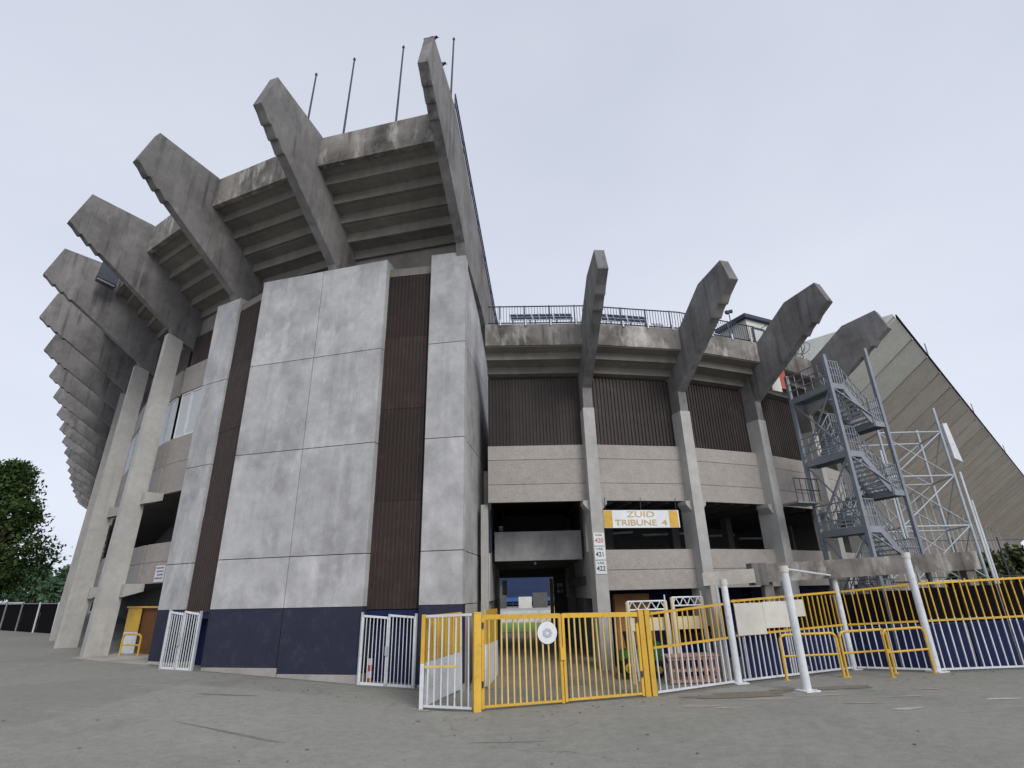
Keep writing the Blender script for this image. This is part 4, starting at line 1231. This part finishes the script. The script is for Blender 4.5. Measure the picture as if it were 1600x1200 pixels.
# braced steel frame with aerial
sf = thing('scaffold_tower', 'open braced steel frame tower with white aerial right of the stairs', 'scaffold', (18.5, 25.3, -.2))
cs = [(17.0, 24.4), (19.9, 24.4), (20.5, 26.6), (17.4, 26.8)]
tops = [9.5, 10.35, 9.9, 9.2]
for p, zt in zip(cs, tops):
    MB().tube(V3(p, -.4), V3(p, zt), .062, 8).build('post', 'galv_l', sf)
for z in (9.2, 7.15, 4.95, 2.7):
    for k in range(4):
        MB().tube(V3(cs[k], z), V3(cs[(k + 1) % 4], z), .042, 6).build('ledger', 'galv_l', sf)
        if z > 3:
            MB().tube(V3(cs[k], z), V3(cs[(k + 1) % 4], z - 2.15), .03, 6).build('brace', 'galv_l', sf)
            if k % 2 == 0: MB().tube(V3(cs[(k + 1) % 4], z), V3(cs[k], z - 2.15), .03, 6).build('brace', 'galv_l', sf)
for x, y, z0, z1 in ((16.6, 24.0, 4.5, 8.3), (20.6, 24.9, -.3, 7.4), (21.3, 25.6, -.3, 6.2)):
    MB().tube((x, y, -.3), (x, y, z1), .05, 6).build('standard', 'white', sf)
MB().loft([(20.05, 24.25, 7.9), (20.45, 24.35, 7.75), (20.45, 24.5, 7.75), (20.05, 24.4, 7.9)], [(20.0, 24.25, 9.55), (20.28, 24.35, 9.6), (20.28, 24.5, 9.6), (20.0, 24.4, 9.55)]).build('aerial', 'white', sf)
MB().bar((19.9, 24.4, 8.6), (20.2, 24.4, 8.6), .06, .06).build('aerial_bracket', 'galv', sf)

# ------------------------------------------------------------------ flagpoles and birds
for k, (x, y, zt, w) in enumerate(((-10.75, 22.2, 30.5, 'leftmost of the four'), (-8.35, 21.4, 30.6, 'second from the left'), (-5.6, 21.2, 31.2, 'third from the left'), (-2.85, 21.6, 32.3, 'rightmost, beside the tallest beam'))):
    t = thing('flagpole', 'bare slim flagpole on the roof of the tall stand, ' + w, 'flagpole', (x, y, 21), 'flagpoles on the tall stand')
    lean = Vector((.25, 0, 0))
    MB().tube((x - .2, y, 22.0), (x, y, zt), .07, 8, .045).build('shaft', 'darkmetal', t)
    MB().tube((x, y, zt), (x, y, zt + .12), .08, 8, .05).build('finial', 'darkmetal', t)
def bird(p, hd, label):
    t = thing('bird', label, 'bird', p, 'birds on the tallest beam')
    bm = bmesh.new()
    R = Matrix.Translation(Vector(p)) @ Matrix.Rotation(hd, 4, 'Z')
    bmesh.ops.create_uvsphere(bm, u_segments=12, v_segments=8, radius=.1, matrix=R @ Matrix.Translation((0, 0, .17)) @ Matrix.Rotation(-.45, 4, 'Y') @ Matrix.Diagonal((1.7, .85, .9, 1)))
    bmesh.ops.create_uvsphere(bm, u_segments=10, v_segments=8, radius=.06, matrix=R @ Matrix.Translation((.16, 0, .3)))
    bmesh.ops.create_cone(bm, segments=6, radius1=.022, radius2=.002, depth=.09, cap_ends=True, matrix=R @ Matrix.Translation((.245, 0, .29)) @ Matrix.Rotation(math.pi / 2, 4, 'Y'))
    bmesh.ops.create_cube(bm, size=1, matrix=R @ Matrix.Translation((-.24, 0, .1)) @ Matrix.Rotation(-.5, 4, 'Y') @ Matrix.Diagonal((.24, .08, .02, 1)))
    for s in (-.03, .03): bmesh.ops.create_cube(bm, size=1, matrix=R @ Matrix.Translation((.0, s, .04)) @ Matrix.Diagonal((.012, .012, .1, 1)))
    me = bpy.data.meshes.new('body')
    bm.to_mesh(me)
    bm.free()
    me.materials.append(M['feather'])
    link('body', me, t)
bird(Lp(1, 5.0, 23.69, .08), .2, 'black bird perched on the very tip of the tallest beam')
bird(Lp(1, 3.9, 23.6, .12), .4, 'black bird perched on the tallest beam just below its tip')

# ------------------------------------------------------------------ left edge: fence, trees, van
fa, fb = (-34.6, 43.9), (-78, 72)
bf = thing('boundary_fence', 'black sheeted boundary fence with white posts at far left', 'fence', (-50, 54, .7))
nseg = 14
for k in range(nseg):
    a, c = along(fa, fb, k / nseg + .002), along(fa, fb, (k + 1) / nseg - .002)
    g = gz(a[0])
    MB().loft([V3(a, g), V3(c, gz(c[0])), V3(c, gz(c[0]) + 2.05), V3(a, g + 2.05)], [V3((a[0] + .03, a[1] + .05), g), V3((c[0] + .03, c[1] + .05), gz(c[0])), V3((c[0] + .03, c[1] + .05), gz(c[0]) + 2.05), V3((a[0] + .03, a[1] + .05), g + 2.05)]).build('sheet', 'black', bf)
    MB().box((a[0] - .05, a[1] - .1, g + 1.05), (.09, .09, 2.3)).build('post', 'railgrey' if k > 1 else 'white', bf)
MB().bar(V3((fa[0], fa[1] - .08), gz(fa[0]) + 2.1), V3((fb[0], fb[1] - .08), gz(fb[0]) + 2.1), .06, .06).build('top_rail', 'railgrey', bf)

def leaf_cloud(clumps, n, size, seed):
    rnd = random.Random(seed)
    v, f = [], []
    for (cx, cy, cz, r) in clumps:
        for _ in range(n):
            d = Vector((rnd.gauss(0, .5), rnd.gauss(0, .5), rnd.gauss(0, .5)))
            if d.length > 1.5: d *= .6
            p = Vector((cx, cy, cz)) + Vector((d.x * r, d.y * r, d.z * r * .55))
            q = Quaternion((rnd.gauss(0, 1), rnd.gauss(0, 1), rnd.gauss(0, 1), rnd.gauss(0, 1))).normalized()
            s = size * rnd.uniform(.45, 1.6)
            o = len(v)
            for x, y in ((-1, 0), (0, -.5), (1, 0), (0, .5)): v.append(tuple(p + q @ Vector((x * s, y * s, .15 * s * abs(x)))))
            f.append((o, o + 1, o + 2, o + 3))
    b = MB()
    b.v, b.f, b.mi = v, f, [0] * len(f)
    return b
def quick_mesh(b, name, mat):
    me = bpy.data.meshes.new(name)
    me.from_pydata(b.v, [], b.f)
    me.materials.append(M[mat])
    return me
def tree(name, p, h, rad, seed, label, mat='leaf', nclump=34, n=420, leaf=.24, group=None, low_=.18):
    rnd = random.Random(seed)
    t = thing(name, label, 'tree', p, group)
    P0 = Vector(p)
    tr = MB().tube(P0 + Vector((0, 0, -.3)), P0 + Vector((.1, 0, h * .45)), h * .03, 10, h * .018)
    clumps = []
    for k in range(nclump):
        a, e = rnd.uniform(0, 6.283), rnd.uniform(low_, 1)
        w = math.sin(min(1, (e - low_ + .12) / (1 - low_) * 1.0) * math.pi) ** .6
        rr = rad * w * rnd.uniform(.35, 1.0)
        clumps.append((P0.x + rr * math.cos(a), P0.y + rr * math.sin(a), P0.z + h * e * .94, rad * rnd.uniform(.2, .42)))
    for c in clumps[::2]:
        s0 = P0 + Vector((0, 0, h * rnd.uniform(.2, .45)))
        tr.tube(s0, Vector(c[:3]), h * .009, 6, h * .003)
    tr.build('trunk', 'bark', t)
    link('crown', quick_mesh(leaf_cloud(clumps, n, leaf, seed + 1), 'crown', mat), t)
    return t
tree('broadleaf_tree', (-56.5, 60, 1), 17.5, 5.2, 5, 'large dark leafy tree at the left edge behind the black fence', nclump=95, n=230, leaf=.2)
tree('broadleaf_tree', (-64, 63, 1), 15, 5.5, 6, 'dark leafy tree half cut off by the left picture edge', nclump=80, n=200, leaf=.24)
for k, (x, y, h, r, lb) in enumerate(((-118, 140, 11.5, 6, 'left'), (-108, 138, 10.2, 6, 'middle'), (-132, 150, 12.5, 7, 'rear'), (-101, 142, 8.6, 5, 'right'))):
    tree('distant_tree', (x, y, 1), h, r, 30 + k, 'pale green distant tree beyond the black fence, %s of the cluster' % lb, 'leaf2', 26, 200, .5, 'distant trees beyond the fence', .05)
for k, (x, y, h, r, lb) in enumerate(((37.5, 45.5, 4.6, 2.6, 'leftmost'), (41.5, 47, 5.4, 3.0, 'second from left'), (44, 45, 5.0, 2.6, 'second from right'), (48.5, 48, 6.2, 3.4, 'rightmost'), (34.5, 44.5, 3.6, 2.0, 'lowest'))):
    tree('shrub', (x, y, 0), h, r, 50 + k, 'dense dark shrub on the bank below the far right stand, ' + lb, 'leaf3', 24, 220, .22, 'shrubs below the far stand', .05)
wf = thing('mesh_fence', 'thin dark wire fence in front of the shrubs at right', 'fence', (38, 40, 0))
for k in range(7):
    x, y = 27 + k * 3.6, 39 + k * .5
    MB().tube((x, y, -.3), (x, y, 5.6), .05, 6).build('post', 'darkmetal', wf)
for z in (.6, 3.0, 5.4):
    MB().tube((27, 39, z), (27 + 6 * 3.6, 42, z), .025, 5).build('wire', 'darkmetal', wf)
van = thing('parked_van', 'white van roof showing over the black boundary fence', 'van', (-51, 57.5, 1))
pr = [(-2.3, .5), (2.2, .5), (2.3, 1.1), (1.8, 1.3), (1.2, 2.35), (-2.2, 2.4), (-2.35, 1.2)]
vd = Vector((-.84, .54, 0))
vn = Vector((.54, .84, 0))
vc = Vector((-51, 57.5, .6))
MB().loft([vc + vd * x + Vector((0, 0, z)) - vn * .9 for x, z in pr], [vc + vd * x + Vector((0, 0, z)) + vn * .9 for x, z in pr]).build('body', 'white', van)
for x in (-1.4, 1.4):
    for s in (-1, 1): MB().tube(vc + vd * x + vn * (.72 * s) + Vector((0, 0, .36)), vc + vd * x + vn * (.93 * s) + Vector((0, 0, .36)), .36, 14).build('wheel', 'tyre', van)
for x0, x1 in ((-.6, .3), (.4, 1.1)):
    MB().loft([vc + vd * x0 - vn * .905 + Vector((0, 0, 1.45)), vc + vd * x1 - vn * .905 + Vector((0, 0, 1.45)), vc + vd * x1 - vn * .905 + Vector((0, 0, 2.1)), vc + vd * x0 - vn * .905 + Vector((0, 0, 2.1))],
              [vc + vd * x0 - vn * .89 + Vector((0, 0, 1.45)), vc + vd * x1 - vn * .89 + Vector((0, 0, 1.45)), vc + vd * x1 - vn * .89 + Vector((0, 0, 2.1)), vc + vd * x0 - vn * .89 + Vector((0, 0, 2.1))]).build('window', 'glass', van)
